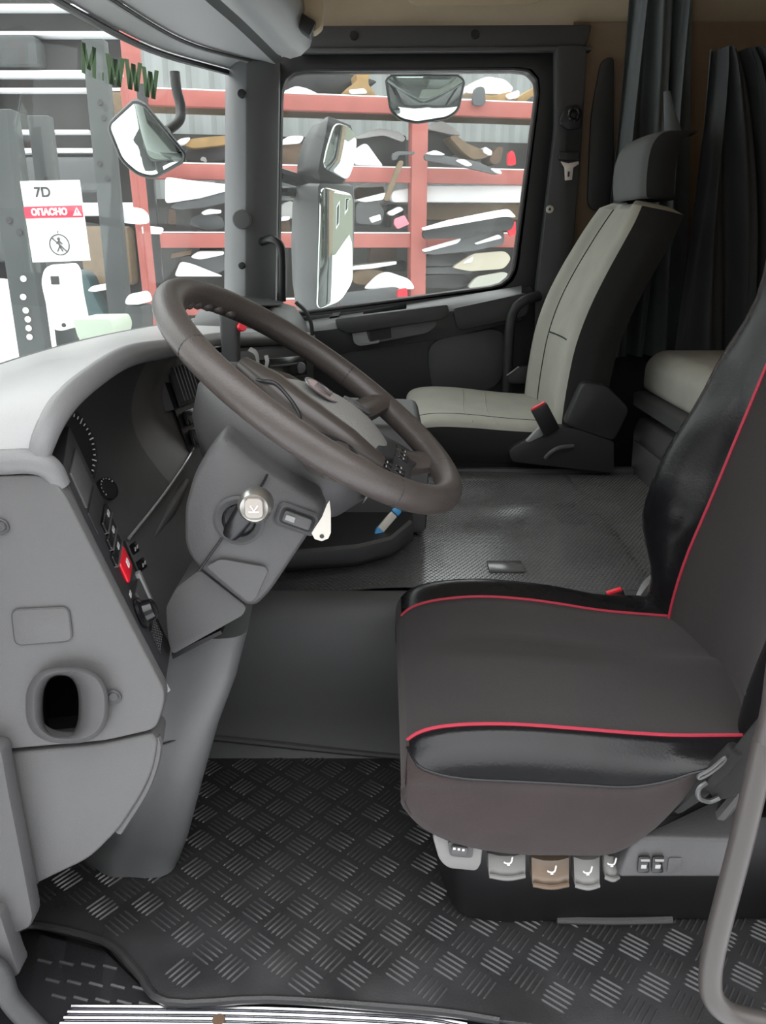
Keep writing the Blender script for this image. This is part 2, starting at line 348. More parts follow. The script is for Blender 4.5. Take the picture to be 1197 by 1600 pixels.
# overhead panel above the windscreen
over = thing('overhead_shelf', 'grey overhead shelf moulding running along the top of the windscreen', 'shelf', (-.5, 2.2, 1.6))
e0 = [(x + .012, y, 1.535) for x, y in headl]
e1 = [(x + .10, min(y, 2.96), 1.55) for x, y in headl]
e2 = [(-.33, .86, 1.565), (-.42, 1.2, 1.565), (-.47, 1.7, 1.565), (-.44, 2.2, 1.56), (-.40, 2.55, 1.56), (-.345, 2.95, 1.545)]
bm = nb(); sheet(bm, e0, e1, 30, 2); add('front_strip', bm, GREYL, over)
bm = nb(); sheet(bm, [V3(p) + V3((0, 0, .004)) for p in e1], e2, 30, 4); add('under_panel', bm, GREYL, over)
bm = nb()
for dx, r in ((-.008, .004), (.004, .004)): tube(bm, [(x + .10 + dx, min(y, 2.93), 1.547) for x, y in headl[2:]], r, 6)
add('blind_rail', bm, DARK, over)
bm = nb(); tube(bm, [(x + .098, min(y, 2.93), 1.543) for x, y in headl[2:]], .003, 6); add('rail_bead', bm, GREYL, over)
bm = nb(); sheet(bm, e2, [V3(p) + V3((.03, 0, .012)) for p in e2], 24, 2); add('gap_strip', bm, BLACK, over)
bm = nb()
prof = [(.02, .012), (.06, .0), (.10, .01), (.135, .04), (.15, .09), (.14, .15), (.10, .2), (.02, .2)]
path = lerp_poly(cat_rom(e2, 6), 24)
rings = []
for i, p in enumerate(path):
    k = min(1, (len(path) - i + .4) / 3.0)
    k = math.sin(min(1, k) * math.pi / 2)
    if i >= len(path) - 1: p = p + V3((0, -.07, 0))
    rings.append([p + V3((.02 + (a - .02) * (.55 + .45 * k), 0, .012 + (b - .012) * (.5 + .5 * k))) for a, b in prof])
loft(bm, rings); add('shelf_bolster', bm, GREYL, over, ang=50)
bm = nb(); prism(bm, round_poly(pxY([(455, -20), (505, -20), (503, 40), (488, 52), (462, 22)], 2.72), .012), (0, .06, 0)); add('shelf_end', bm, BEIGE, over, bevel=.005)
bm = nb(); prism(bm, round_poly(pxY([(452, 8), (468, 18), (494, 34), (484, 56), (462, 40), (448, 22)], 2.70), .006), (0, .06, 0)); add('end_clip', bm, BLACK, over, bevel=.004)

# ------------------------------------------------------------------ floor mats and tunnel
mt = thing('rubber_floor_mat', 'black checker-plate rubber mat covering the driver footwell', 'floor mat', (.1, 1.15, 0))
edge = [onZ(60, 1452, 0), onZ(165, 1478, 0), onZ(215, 1525, 0), onZ(262, 1572, 0), onZ(420, 1568, 0), onZ(600, 1580, 0), onZ(700, 1589, 0), onZ(780, 1602, 0), V3((.4, .80, 0)), V3((.95, .80, 0)), V3((.95, 1.45, 0)), V3((-.62, 1.45, 0)), V3((-.62, 1.0, 0))]
bm = nb(); prism(bm, edge, (0, 0, .008)); add('mat_sheet', bm, RUBBER, mt, bevel=.003)
bm = nb(); tube(bm, [onZ(20, 1455, .008)] + [e + V3((0, 0, .008)) for e in edge[:8]], .006, 8, n=4); add('mat_rim', bm, RUBBER, mt)
def inside(p, poly):
    c = False
    for a, b in zip(poly, poly[1:] + poly[:1]):
        if (a.y > p.y) != (b.y > p.y) and p.x < (b.x - a.x) * (p.y - a.y) / (b.y - a.y) + a.x: c = not c
    return c
bm = nb(); cell = .049; ang = math.radians(52)
ca, sa = math.cos(ang), math.sin(ang)
for i in range(-24, 40):
    for j in range(-30, 40):
        cx, cy = (i * ca - j * sa) * cell, (i * sa + j * ca) * cell
        p = V3((cx, cy, 0))
        if not (-.6 < cx < .9 and .8 < cy < 1.43) or not inside(p, edge) or not all(inside(p + V3((a, b, 0)), edge) for a in (-.03, .03) for b in (-.03, .03)): continue
        d = V3((ca, sa, 0)) if (i + j) % 2 else V3((-sa, ca, 0)); q = V3((-d.y, d.x, 0))
        for k in range(5):
            c = p + q * ((k - 2) * .0088) + ZP * .008
            L, w, h = .0208 * (1 - .05 * abs(k - 2)), .0018, .0022
            a = [c + d * L, c + q * w + d * L * .8, c + q * w - d * L * .8, c - d * L, c - q * w - d * L * .8, c - q * w + d * L * .8]
            b = [c + d * L * .8 + ZP * h, c - d * L * .8 + ZP * h]
            va = [bm.verts.new(x) for x in a]; vb = [bm.verts.new(x) for x in b]
            for f_ in ((0, 1, 6), (1, 2, 7, 6), (2, 3, 7), (3, 4, 7), (4, 5, 6, 7), (5, 0, 6)):
                bm.faces.new([(va + vb)[x] for x in f_])
add('tread_bars', bm, RIDGE, mt, kind='stuff', ang=20)
# step recess at the threshold corner
bm = nb(); prism(bm, [onZ(-80, 1440, -.01), onZ(60, 1448, -.01), onZ(170, 1478, -.01), onZ(262, 1574, -.01), onZ(150, 1610, -.01), onZ(-80, 1700, -.01)], (0, 0, -.02)); rec = add('step_corner', bm, RUBBER, None, 'black ribbed step corner beside the metal sill plate', cat='step', bevel=.004)
bm = nb()
for r_, cnt in ((1500, 4), (1530, 5), (1555, 5)):
    for k in range(cnt):
        a = onZ(60 + k * 34 + (r_ - 1500) * .4, r_ + k * 3, -.01); tube(bm, [a, a + V3((.022, -.006, 0))], .003, 6, smooth=False)
add('step_ribs', bm, RIDGE, rec)
sill = thing('sill_plate', 'silver ribbed aluminium sill plate along the door threshold', 'sill plate', (-.15, .83, 0))
bm = nb(); prism(bm, [onZ(112, 1568, -.004), onZ(395, 1571, -.004), onZ(395, 1680, -.004), onZ(60, 1680, -.004)], (0, 0, -.03)); add('plate', bm, STEEL, sill, bevel=.003)
bm = nb(); prism(bm, [onZ(397, 1571, -.004), onZ(640, 1584, -.004), onZ(760, 1602, -.004), onZ(800, 1680, -.004), onZ(397, 1680, -.004)], (0, 0, -.03)); add('plate', bm, STEEL, sill, bevel=.003)
for k in range(6):
    bm = nb(); y0 = 1573 + k * 9
    tube(bm, [onZ(112 - k * 6, y0, -.003), onZ(395, y0 + 3, -.003), onZ(640, y0 + 14, -.003), onZ(730, y0 + 28, -.003)], .0035, 8, n=4); add('rib', bm, CHROME, sill)
add('screw', disc(nb(), onZ(342, 1596, -.003), ZP, .009, .005), RUST, sill)

# engine tunnel
tun = thing('engine_tunnel', 'raised black engine tunnel between the two seats', 'engine cover', (.2, 1.9, 0))
bm = nb(); N = 28
def tz(x, y):
    z = .345 + .010 * math.exp(-(((x - .42) / .10) ** 2 + ((y - 2.02) / .05) ** 2)) - .010 * math.exp(-(((x - .52) / .06) ** 2 + ((y - 2.0) / .06) ** 2)) + .006 * math.exp(-(((x - .27) / .06) ** 2 + ((y - 2.25) / .03) ** 2))
    z += .004 * math.sin(x * 9 + y * 5) * (1 if x < .55 else .3)
    if x < .06: z -= .35 * (.06 - x) ** 2
    return z
grid(bm, [[V3((-.45 + 1.205 * i / 60, 1.50 + .87 * j / 40, tz(-.45 + 1.205 * i / 60, 1.50 + .87 * j / 40))) for i in range(61)] for j in range(41)]); add('studded_cover', bm, TUNNEL, tun)
bm = nb(); st_ = .0098
for j in range(100):
    for i in range(130):
        x, y = -.36 + (i + .5 * (j % 2)) * st_, 1.51 + j * st_ * .86
        if x > .75 or y > 2.36: continue
        z = tz(x, y); a, h = .0037, .0013
        v = [bm.verts.new((x + dx * a, y + dy * a, z)) for dx, dy in ((-1, 0), (0, -1), (1, 0), (0, 1))] + [bm.verts.new((x + dx * a * .5, y + dy * a * .5, z + h)) for dx, dy in ((-1, 0), (0, -1), (1, 0), (0, 1))]
        bm.faces.new(v[4:])
        for k in range(4): bm.faces.new((v[k], v[(k + 1) % 4], v[4 + (k + 1) % 4], v[4 + k]))
_me = bpy.data.meshes.new('studs'); bm.to_mesh(_me); bm.free(); _me.materials.append(TUNNEL); _o = bpy.data.objects.new('studs', _me); COL.objects.link(_o); _o.parent = tun; _o.location = -V3(OFF[tun.name]); _o['kind'] = 'stuff'
bm = nb(); box(bm, (.155, 2.385, .34), (1.2, .03, .035)); add('edge_rail', bm, GREYM, tun, bevel=.006)
a = onZ(790, 885, .346); bm = nb(); box(bm, a, (.075, .055, .006)); add('cover_flap', bm, TUNNEL, tun, bevel=.002)
bm = nb(); rings = []
prof = [(1.50, .342), (1.475, .34), (1.455, .325), (1.445, .30), (1.44, .2), (1.44, .1), (1.435, .04), (1.42, .008)]
grid(bm, [[V3((x, y, z)) for x in (-.6, -.3, 0, .3, .6, .755)] for y, z in prof]); add('side_panel', bm, mat('tunnel_side_plastic', (.075, .075, .078), .5, noise=.12, nscale=5, bump=.25, bscale=600), tun, ang=60)
bm = nb(); tube(bm, [onY(330, 1152, 1.435), onY(450, 1165, 1.43), onY(600, 1180, 1.425), onY(680, 1184, 1.425)], .007, 8); add('edge_cord', bm, GREYD, tun)
bm = nb(); box(bm, (.155, 1.95, .15), (1.2, .86, .3)); add('tunnel_core', bm, BLACK, tun)

# ------------------------------------------------------------------ dashboard
dash = thing('dashboard', 'wraparound grey truck dashboard with black instrument binnacle', 'dashboard', (-.5, 1.9, 0))
LIP = [V3(p) for p in ((-.395, .905, .752), (-.388, .915, .785), (-.38, .96, .817), (-.37, 1.03, .836), (-.358, 1.15, .849), (-.348, 1.3, .841), (-.345, 1.45, .826), (-.362, 1.65, .811), (-.362, 1.85, .795), (-.34, 2.1, .768), (-.315, 2.4, .737), (-.25, 2.85, .69))]
bm = nb(); tube(bm, LIP, [.011, .014, .015, .015, .015, .015, .015, .015, .016, .018, .02, .02], 12); add('dash_lip', bm, LIPG, dash)
bm = nb(); tp = lerp_poly(cat_rom([p + V3((-.006, 0, .0135)) for p in LIP], 6), 40)
bs = lerp_poly(cat_rom([(x + .005, max(.9, y), .745) for x, y in base], 6), 40)
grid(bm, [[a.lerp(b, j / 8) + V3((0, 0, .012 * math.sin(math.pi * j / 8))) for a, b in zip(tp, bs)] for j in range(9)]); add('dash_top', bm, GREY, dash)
# binnacle
T = [(-.415, .97, .80), (-.405, 1.03, .82), (-.392, 1.15, .836), (-.382, 1.3, .828), (-.378, 1.45, .812), (-.39, 1.56, .80)]
Bm = [onY(197, 843, 1.07) + V3((-.02, -.1, .02)), onY(197, 843, 1.07), onY(240, 790, 1.2), onY(275, 742, 1.33), onY(292, 716, 1.41), onY(300, 700, 1.48)]
def bul(u, v): return V3((-.045 * math.sin(math.pi * v) * min(1, 6 * (1.02 - u)) - .01 * v * 0, 0, 0))
A = lerp_poly(cat_rom(T, 6), 31); B = lerp_poly(cat_rom(Bm, 6), 31)
G = [[A[i].lerp(B[i], j / 10) + bul(i / 30, j / 10) for i in range(31)] for j in range(11)]
bm = nb(); grid(bm, [r[:20] for r in G]); add('instrument_face', bm, DARK, dash)
bm = nb(); grid(bm, [r[19:] for r in G]); add('binnacle_side', bm, mat('brown_charcoal_plastic', (.06, .055, .053), .45), dash)
def gp(i, j, off=.006):
    i = max(0, min(30, i)); j = max(0, min(10, j)); i0, j0 = min(29, int(i)), min(9, int(j)); a, b = i - i0, j - j0
    p = (G[j0][i0] * (1 - a) + G[j0][i0 + 1] * a) * (1 - b) + (G[j0 + 1][i0] * (1 - a) + G[j0 + 1][i0 + 1] * a) * b
    n = (G[j0][i0 + 1] - G[j0][i0]).cross(G[j0 + 1][i0] - G[j0][i0]).normalized()
    if n.x < 0: n = -n
    return p + n * off, n
# round gauges standing on the face
def gauge(px, py, rad, a0, a1, ticks, needle):
    best = min(((i * .5, j * .25) for i in range(0, 41) for j in range(4, 37)), key=lambda q: (lambda P: (proj2(P) - V3((px, py, 0))).length)(gp(*q)[0]))
    c, n = gp(*best, .004); n = (n + V3((.3, -.3, .1))).normalized()
    u = V3((0, 1, 0)); u = (u - n * u.dot(n)).normalized(); v = n.cross(u)
    g = add('gauge', lathe(nb(), [(rad, -.004), (rad, .003), (rad * .95, .005), (rad * .93, .002)], c, n, u, v, 40), BLACK, dash)
    bm = nb()
    for k in range(ticks):
        a = math.radians(a0 + (a1 - a0) * k / (ticks - 1)); d = u * math.cos(a) + v * math.sin(a); w = n.cross(d)
        box(bm, c + d * rad * .86 + n * .004, (rad * (.14 if k % 4 == 0 else .07), .0016, .001), (d, w, n))
    add('tick_marks', bm, PRINT, g)
    if needle is not None:
        a = math.radians(needle); d = u * math.cos(a) + v * math.sin(a); bm = nb(); box(bm, c + d * rad * .35 + n * .006, (rad * .7, .004, .002), (d, n.cross(d), n)); add('needle', bm, RED, g)
    return g
def proj2(P):
    d = P - CP; z = d.dot(CF); return V3((598.5 + FPX * d.dot(CR) / z, 800 - FPX * d.dot(CU) / z, 0))
gauge(104, 708, .062, -60, 200, 33, None)
gauge(170, 764, .017, 20, 200, 9, None)
bm = nb(); tube(bm, [p + V3((.004, 0, .002)) for p in Bm[1:]], .0024, 8); add('binnacle_trim', bm, mat('satin_trim', (.55, .55, .56), .25, .8), dash)
# pale end strip beside the vents
bm = nb(); prism(bm, [onY(236, 570, 1.5), onY(247, 566, 1.5), onY(272, 640, 1.46), onY(258, 643, 1.46)], (-.004, .01, 0)); add('vent_edge_strip', bm, GREYM, dash)
# centre stack
SA = [onY(250, 572, 1.50), onY(330, 552, 1.75), onY(400, 548, 2.0), onY(490, 540, 2.3)]
SB = [onY(296, 708, 1.44), onY(345, 680, 1.62), onY(410, 650, 1.9), onY(490, 630, 2.25)]
bm = nb(); sheet(bm, SA, SB, 16, 6); add('centre_stack', bm, BLACK, dash)
a_, b_ = lerp_poly(SA, 60), lerp_poly(SB, 60)
def sp(u, v, off=.004):
    i = u * 58; i0 = int(i); p = a_[i0].lerp(a_[i0 + 1], i - i0).lerp(b_[i0].lerp(b_[i0 + 1], i - i0), v)
    n = (a_[i0 + 1] - a_[i0]).cross(b_[i0] - a_[i0]).normalized()
    if n.dot(CP - p) < 0: n = -n
    return p + n * off
def stack_piece(name, u0, u1, v0, v1, m_, h=.006, lab=None, bev=.0015):
    q = [sp(u0, v0), sp(u1, v0), sp(u1, v1), sp(u0, v1)]; n = (q[1] - q[0]).cross(q[3] - q[0]).normalized()
    if n.dot(CP - q[0]) < 0: n = -n
    return add(name, prism(nb(), q, n * h), m_, dash, lab, bevel=bev)
for gset in ((.015, .125), (.15, .26)):
    fr = stack_piece('air_vent', gset[0], gset[1], .03, .5, DARK, .003)
    for k in range(6):
        u = gset[0] + .008 + (gset[1] - gset[0] - .018) * k / 5
        q = [sp(u, .06, .004), sp(u + .006, .06, .004), sp(u + .006, .46, .004), sp(u, .46, .004)]; n = (q[1] - q[0]).cross(q[3] - q[0]).normalized(); n = n if n.dot(CP - q[0]) > 0 else -n
        add('vent_slat', prism(nb(), q, n * .012), GREYD, fr)
for (u0, u1, v0, v1) in ((.02, .12, .56, .72), (.14, .25, .56, .72), (.02, .12, .77, .95), (.14, .25, .77, .95), (.30, .50, .6, .9)):
    b = stack_piece('switch_button', u0, u1, v0, v1, GLOSSK)
    q = sp((u0 + u1) / 2, (v0 + v1) / 2, .012); add('symbol', box(nb(), q, (.006, .003, .009)), PRINT, b)
stack_piece('radio', .60, .93, .16, .5, GLOSSK, .008)
stack_piece('radio_slot', .66, .86, .27, .31, DARK, .010)
stack_piece('storage_slot', .60, .93, .58, .9, DARK, .004)
add('radio_knob', disc(nb(), sp(.88, .36, .01), CP - sp(.88, .36), .016, .018, 20), GREYM, dash, bevel=.002)
# passenger side dash face, far pod
bm = nb(); sheet(bm, [p + V3((.0, 0, -.02)) for p in LIP[8:]], [V3((-.33, 1.85, .45)), V3((-.28, 2.2, .42)), V3((-.24, 2.85, .40)), V3((-.24, 2.98, .40))], 14, 5); add('passenger_fascia', bm, DARK, dash)
bm = nb(); rings = []
for k in range(9):
    t = k / 8; y = 2.60 + .37 * t; s = math.sin(math.pi * min(.5, .12 + t * .9))
    rings.append([V3((x, y, z)) for x, z in ((-.62, .70), (-.60, .70 + .09 * s), (-.50, .70 + .118 * s), (-.40, .70 + .115 * s), (-.31, .70 + .085 * s), (-.265, .70 + .02 * s), (-.255, .66), (-.3, .60), (-.62, .6))])
loft(bm, rings); add('dash_pod', bm, GREYM, dash, ang=60)
bm = nb(); prism(bm, round_poly([V3((-.50, 2.62, .815)), V3((-.36, 2.66, .808)), V3((-.33, 2.86, .806)), V3((-.48, 2.9, .823))], .04), (0, 0, .004)); add('pod_grille', bm, DARK, dash)
bm = nb(); tube(bm, [onY(462, 472, 2.62), onY(478, 487, 2.62), onY(486, 505, 2.62), onY(488, 524, 2.62)], .006, 6); add('pod_seam', bm, BLACK, dash)
# near end of the dashboard
# oval air duct
def oval(cx, cy, rx, ry, Y, n=36, sq=2.6):
    return [onY(cx + rx * math.copysign(abs(math.cos(2 * math.pi * k / n)) ** (2 / sq), math.cos(2 * math.pi * k / n)), cy + ry * math.copysign(abs(math.sin(2 * math.pi * k / n)) ** (2 / sq), math.sin(2 * math.pi * k / n)), Y) for k in range(n)]
bm = nb(); up = [(-70, 745), (55, 742), (78, 746), (97, 766), (122, 815), (200, 970), (257, 1080), (256, 1100), (244, 1140), (165, 1158), (4, 1172), (-70, 1176)]
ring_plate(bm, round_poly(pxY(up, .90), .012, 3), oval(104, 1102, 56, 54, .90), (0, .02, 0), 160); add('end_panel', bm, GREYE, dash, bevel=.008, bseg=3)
bm = nb(); tube(bm, [onY(-80, 722, .905), onY(0, 722, .905), onY(50, 721, .905), onY(78, 732, .908), onY(94, 758, .915)], [.015, .015, .015, .014, .012], 12); add('end_roll', bm, LIPG, dash)
bm = nb(); tube(bm, [onY(101, 768, .924), onY(128, 818, .926), onY(206, 972, .926), onY(262, 1080, .926)], .004, 8); add('end_edge', bm, GREYL, dash)
lo = [(-70, 1182), (4, 1178), (160, 1163), (236, 1146), (246, 1158), (240, 1200), (222, 1240), (185, 1297), (140, 1342), (45, 1387), (-70, 1400)]
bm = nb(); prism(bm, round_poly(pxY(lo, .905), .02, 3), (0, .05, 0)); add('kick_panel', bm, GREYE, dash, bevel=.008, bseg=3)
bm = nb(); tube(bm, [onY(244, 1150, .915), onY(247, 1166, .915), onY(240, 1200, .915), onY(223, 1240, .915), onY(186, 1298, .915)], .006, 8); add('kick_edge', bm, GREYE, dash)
bm = nb(); prism(bm, pxY([(-70, 1190), (220, 1160), (150, 1300), (-70, 1360)], .96), (0, .2, 0)); add('end_core', bm, GREYD, dash)
# fuse lid
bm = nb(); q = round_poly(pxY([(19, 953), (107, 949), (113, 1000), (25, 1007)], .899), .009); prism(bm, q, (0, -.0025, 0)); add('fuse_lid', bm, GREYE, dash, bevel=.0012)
bm = nb(); tube(bm, [p + V3((0, -.0005, 0)) for p in q], .0016, 6, closed=True, n=1); add('lid_groove', bm, GREYD, dash)
bm = nb(); loft(bm, [oval(105, 1102, 66, 60, .902), oval(106, 1102, 62, 57, .888), oval(108, 1102, 55, 53, .884), oval(102, 1102, 44, 50, .888), oval(97, 1102, 33, 49, .90), oval(95, 1103, 28, 48, .925)], cap=False); duct = add('air_duct', bm, GREYM, dash, ang=60)
bm = nb(); loft(bm, [oval(98, 1103, 25, 45, 1.05), oval(98, 1103, 2, 3, 1.052)]); add('duct_bottom', bm, BLACK, duct)
bm = nb(); loft(bm, [oval(95, 1103, 28, 48, .925), oval(98, 1103, 25, 45, 1.05)], cap=False); add('duct_throat', bm, BLACK, duct)
for x, y in ((178, 1088), (2, 822)):
    s = add('screw_boss', disc(nb(), onY(x, y, .90), YM, .010, .004, 18), GREYD, dash); add('screw', disc(nb(), onY(x, y, .896), YM, .006, .003, 12), GREYD, s)

# switch panel facing the driver
c00, c01, c11, c10 = onY(98, 735, .925), onY(258, 1082, .925), onY(268, 1012, 1.07), onY(112, 672, 1.07)
def SPT(u, v, h=0.0):
    p = (c00 * (1 - u) + c10 * u) * (1 - v) + (c01 * (1 - u) + c11 * u) * v
    return p + SN * h
SN = (c10 - c00).cross(c01 - c00).normalized(); SN = SN if SN.x > 0 else -SN
def sw(name, u0, u1, v0, v1, h, m_, bev=.001, lab=None, par=None, h0=0.0, rnd=0):
    q = [SPT(u0, v0, h0), SPT(u1, v0, h0), SPT(u1, v1, h0), SPT(u0, v1, h0)]
    if rnd: q = round_poly(q, rnd)
    return add(name, prism(nb(), q, SN * h), m_, par or dash, lab, bevel=bev)
bm = nb(); prism(bm, [SPT(0, 0), SPT(1, -.02), SPT(1, 1), SPT(0, 1)], SN * -.03); add('switch_panel', bm, DARK, dash, bevel=.003)
sw('blank_panel', .15, .75, .04, .19, .003, GREYM); sw('blank_panel', .15, .8, .21, .30, .002, DARK)
for k, (v0, hh) in enumerate(((.305, .005), (.36, .005), (.415, .005))):
    s = sw('rocker_switch', .42 - .10 * k + .0, .92 - .06 * k, v0, v0 + .048, hh, GLOSSK, .002)
    sw('rocker_edge', .42 - .10 * k, .92 - .06 * k, v0 + .044, v0 + .05, hh + .001, GREYM, 0, None, s)
    sw('symbol', .72 - .1 * k, .82 - .1 * k, v0 + .014, v0 + .032, .0008, PRINT, 0, None, s, hh)
sw('warning_badge', .60, .80, .425, .45, .0035, PRINT)
hz = sw('hazard_switch', .38, .82, .475, .575, .0045, RED, .003, 'red hazard switch', rnd=.008)
sw('hazard_symbol', .6, .7, .515, .545, .0008, WHITE, 0, None, hz, .0045)
kb = SPT(.34, .70, .002); add('light_knob', lathe(nb(), [(.021, 0), (.021, .004), (.016, .007), (.014, .018), (.010, .021)], kb, SN, SN.orthogonal().normalized(), SN.cross(SN.orthogonal().normalized()), 24), GLOSSK, dash)
sw('symbol', .30, .40, .60, .62, .001, PRINT)
sw('pocket_flap', .50, .93, .64, .78, .004, GREYD); sw('pocket_edge', .86, .95, .62, .80, .007, GREYL, .001)
sw('speaker_mesh', .42, .82, .80, .91, .002, BLACK)
bm = nb()
for a in range(7):
    for b in range(7): disc(bm, SPT(.45 + a * .055, .81 + b * .014, .002), SN, .0016, .001, 6)
add('mesh_dots', bm, GREYD, dash, kind='stuff')
# two small switches right of the panel, on the knee panel
KA = [p + V3((-.002, 0, -.001)) for p in Bm[1:]] + [onY(345, 690, 1.60)]
KB = [onY(266, 1015, 1.072), onY(290, 960, 1.11), onY(330, 900, 1.2), onY(370, 880, 1.3), onY(420, 860, 1.5)]
bm = nb(); sheet(bm, KA, KB, 14, 8, lambda u, v: V3((-.03 * math.sin(math.pi * v) * u, 0, 0))); add('knee_panel', bm, GREYM, dash)
for k, (x, y) in enumerate(((209, 857), (221, 882))):
    a = onY(x, y, 1.085) ; s = add('small_switch', box(nb(), a, (.002, .022, .016), (V3((1, -.2, .3)).normalized(), V3((.2, 1, 0)).normalized(), V3((-.3, 0, 1)).normalized())), GLOSSK, dash, bevel=.001)
    for d in (-.005, .005): add('symbol', box(nb(), a + V3((.004, d, .001)), (.001, .004, .005)), PRINT, s)
bm = nb(); tube(bm, [onY(238, 840, 1.16), onY(262, 800, 1.25), onY(292, 752, 1.35)], [.006, .012, .006], 10); add('knee_ridge', bm, GREYM, dash)
# centre console under the stack
con = thing('centre_console', 'dark grey console tray under the middle of the dashboard', 'console', (-.05, 1.75, .36))
bm = nb(); loft(bm, [[onY(x, y, Y) for x, y, Y in r] for r in (
    [(430, 862, 1.56), (560, 850, 1.56), (610, 838, 1.58), (640, 812, 1.66)],
    [(430, 868, 1.55), (560, 856, 1.55), (612, 843, 1.57), (645, 816, 1.655)],
    [(430, 886, 1.56), (560, 876, 1.56), (612, 862, 1.58), (646, 838, 1.66)],
    [(430, 894, 1.62), (560, 884, 1.62), (612, 868, 1.64), (646, 845, 1.70)])], close=False, cap=False); add('tray_lip', bm, GREYD, con, ang=60)
bm = nb(); prism(bm, [onY(430, 866, 1.565), onY(560, 852, 1.565), onY(610, 842, 1.585), onY(642, 822, 1.66), V3((.07, 1.82, .41)), V3((-.25, 1.82, .41))], (0, 0, -.03)); add('tray_floor', bm, BLACK, con)
bm = nb(); prism(bm, [V3((-.3, 1.78, .36)), V3((.10, 1.78, .36)), V3((.105, 1.80, .52)), V3((.09, 1.85, .60)), V3((-.3, 1.80, .62))], (0, .35, 0)); add('console_body', bm, GREYD, con, bevel=.015)
for x, y in ((542, 832), (585, 828)):
    a = onZ(x, y, .405); bm = nb(); lathe(bm, [(.036, 0), (.036, .006), (.032, .006), (.030, -.004)], a, ZP, XP, YP, 24); add('cup_ring', bm, DARK, con)
mk = thing('marker_stick', 'white stick with bright blue ends leaning in the console tray', 'marker', onY(588, 836, 1.64))
a, b = onY(589, 834, 1.63), onY(621, 797, 1.66); d = (b - a).normalized(); u = d.cross(YM).normalized(); w = d.cross(u)
add('barrel', box(nb(), a.lerp(b, .5), (.017, .008, (b - a).length * .66), (u, w, d)), IVORY, mk, bevel=.002)
add('blue_tip', loft(nb(), [[a + u * (s * x) + w * (.003 * y) for x, y in ((-1, -1), (1, -1), (1, 1), (-1, 1))] + V3() * 0 if False else [a + d * h + u * (s * x) + w * (.004 * y) for x, y in ((-1, -1), (1, -1), (1, 1), (-1, 1))] for s, h in ((.003, -.006), (.008, .006), (.009, .012))]), BLUE, mk, 'bright blue tip')
add('blue_cap', box(nb(), b - d * .003, (.019, .010, .014), (u, w, d)), BLUE, mk, 'bright blue cap', bevel=.003)

# ------------------------------------------------------------------ steering column and wheel
TILT, YAW = math.radians(35.65), math.radians(-4.88)
WC = V3((-.0934, 1.15, .7987))
WU = V3((math.cos(TILT) * math.cos(YAW), math.cos(TILT) * math.sin(YAW), -math.sin(TILT))); WV = V3((-math.sin(YAW), math.cos(YAW), 0)); WN = WU.cross(WV)
def WL(u, v, h=0.0): return WC + WU * u + WV * v + WN * h
colm = thing('steering_column', 'grey steering column shroud rising from the footwell to the wheel', 'steering column', (-.3, 1.13, 0))
# drum behind the wheel
bm = nb(); lathe(bm, [(.05, -.02), (.10, -.03), (.125, -.05), (.128, -.085), (.115, -.125), (.085, -.16)], WC, WN, WU, WV, 40, 1.12, .9); add('switch_drum', bm, GREYM, colm, ang=50)
shr = [(350, 672), (322, 705), (300, 745), (288, 790), (288, 845), (296, 868), (312, 887), (386, 946), (402, 946), (424, 924), (470, 855), (505, 803), (510, 790), (500, 776), (430, 738), (395, 712)]
bm = nb(); fr = round_poly(pxY(shr, 1.0), .012, 3)
cen = sum(fr, V3()) / len(fr)
def insetp(p, k, dy): q = p.lerp(cen, k); return V3((q.x, p.y + dy, q.z))
loft(bm, [[insetp(p, .10, -.012) for p in fr], [insetp(p, .03, -.004) for p in fr], [insetp(p, 0, .015) for p in fr], [p.lerp(cen, .12) + V3((-.01, .12, .01)) for p in fr], [p.lerp(cen, .35) + V3((-.01, .26, .02)) for p in fr]]); add('column_shroud', bm, GREYM, colm, ang=70)
bm = nb(); tube(bm, [onY(418, 741, .985), onY(404, 765, .985), onY(355, 830, .984), onY(310, 893, .986)], .0016, 6); add('shroud_seam', bm, BLACK, colm)
# key switch
kc = onY(374, 812, .988)
bm = nb(); lathe(bm, [(.033, .0), (.033, .004), (.029, .006), (.022, .004), (.020, -.01)], kc, YM, XP, ZP, 36); add('lock_ring', bm, GREYD, colm)
add('lock_face', disc(nb(), kc + V3((0, .003, 0)), YM, .020, .004, 24), BLACK, colm)
key = thing('ignition_key', 'black ignition key with round silver head in the column lock', 'key', kc)
k0, k1 = onY(366, 826, .965), onY(393, 786, .945)
d = (k1 - k0).normalized(); u = d.cross(YM).normalized(); w = d.cross(u)
bm = nb(); loft(bm, [[p + u * (s * x) + w * (.008 * y) for x, y in ((-1, -.6), (-.6, -1), (.6, -1), (1, -.6), (1, .6), (.6, 1), (-.6, 1), (-1, .6))] for s, p in ((.009, k0 - d * .012), (.012, k0), (.013, k0.lerp(k1, .5)), (.014, k1))]); tube(bm, [k0, kc + V3((0, .01, 0))], .009, 8, smooth=False); add('key_body', bm, GLOSSK, key)
hd = onY(399, 790, .94)
bm = nb(); lathe(bm, [(.017, -.016), (.021, -.012), (.021, .004), (.017, .010), (.0155, .009)], hd, YM, XP, ZP, 28); add('key_head', bm, mat('satin_silver', (.42, .41, .39), .3, .9), key)
bm = nb(); q = [hd + XP * x + ZP * z + YM * .008 for x, z in rrect(.021, .024, .006)]; prism(bm, q, YM * .005); kb_ = add('key_button', bm, mat('pearl_plastic', (.36, .33, .30), .3), key, bevel=.001)
bm = nb(); tube(bm, [hd + V3((-.004, -.0135, .004)), hd + V3((.0, -.0135, -.003)), hd + V3((.005, -.0135, .004))], .0009, 6, smooth=False); tube(bm, [hd + V3((-.006, -.0135, -.004)), hd + V3((.006, -.0135, -.004))], .0009, 6, smooth=False); add('button_mark', bm, WHITE, kb_)
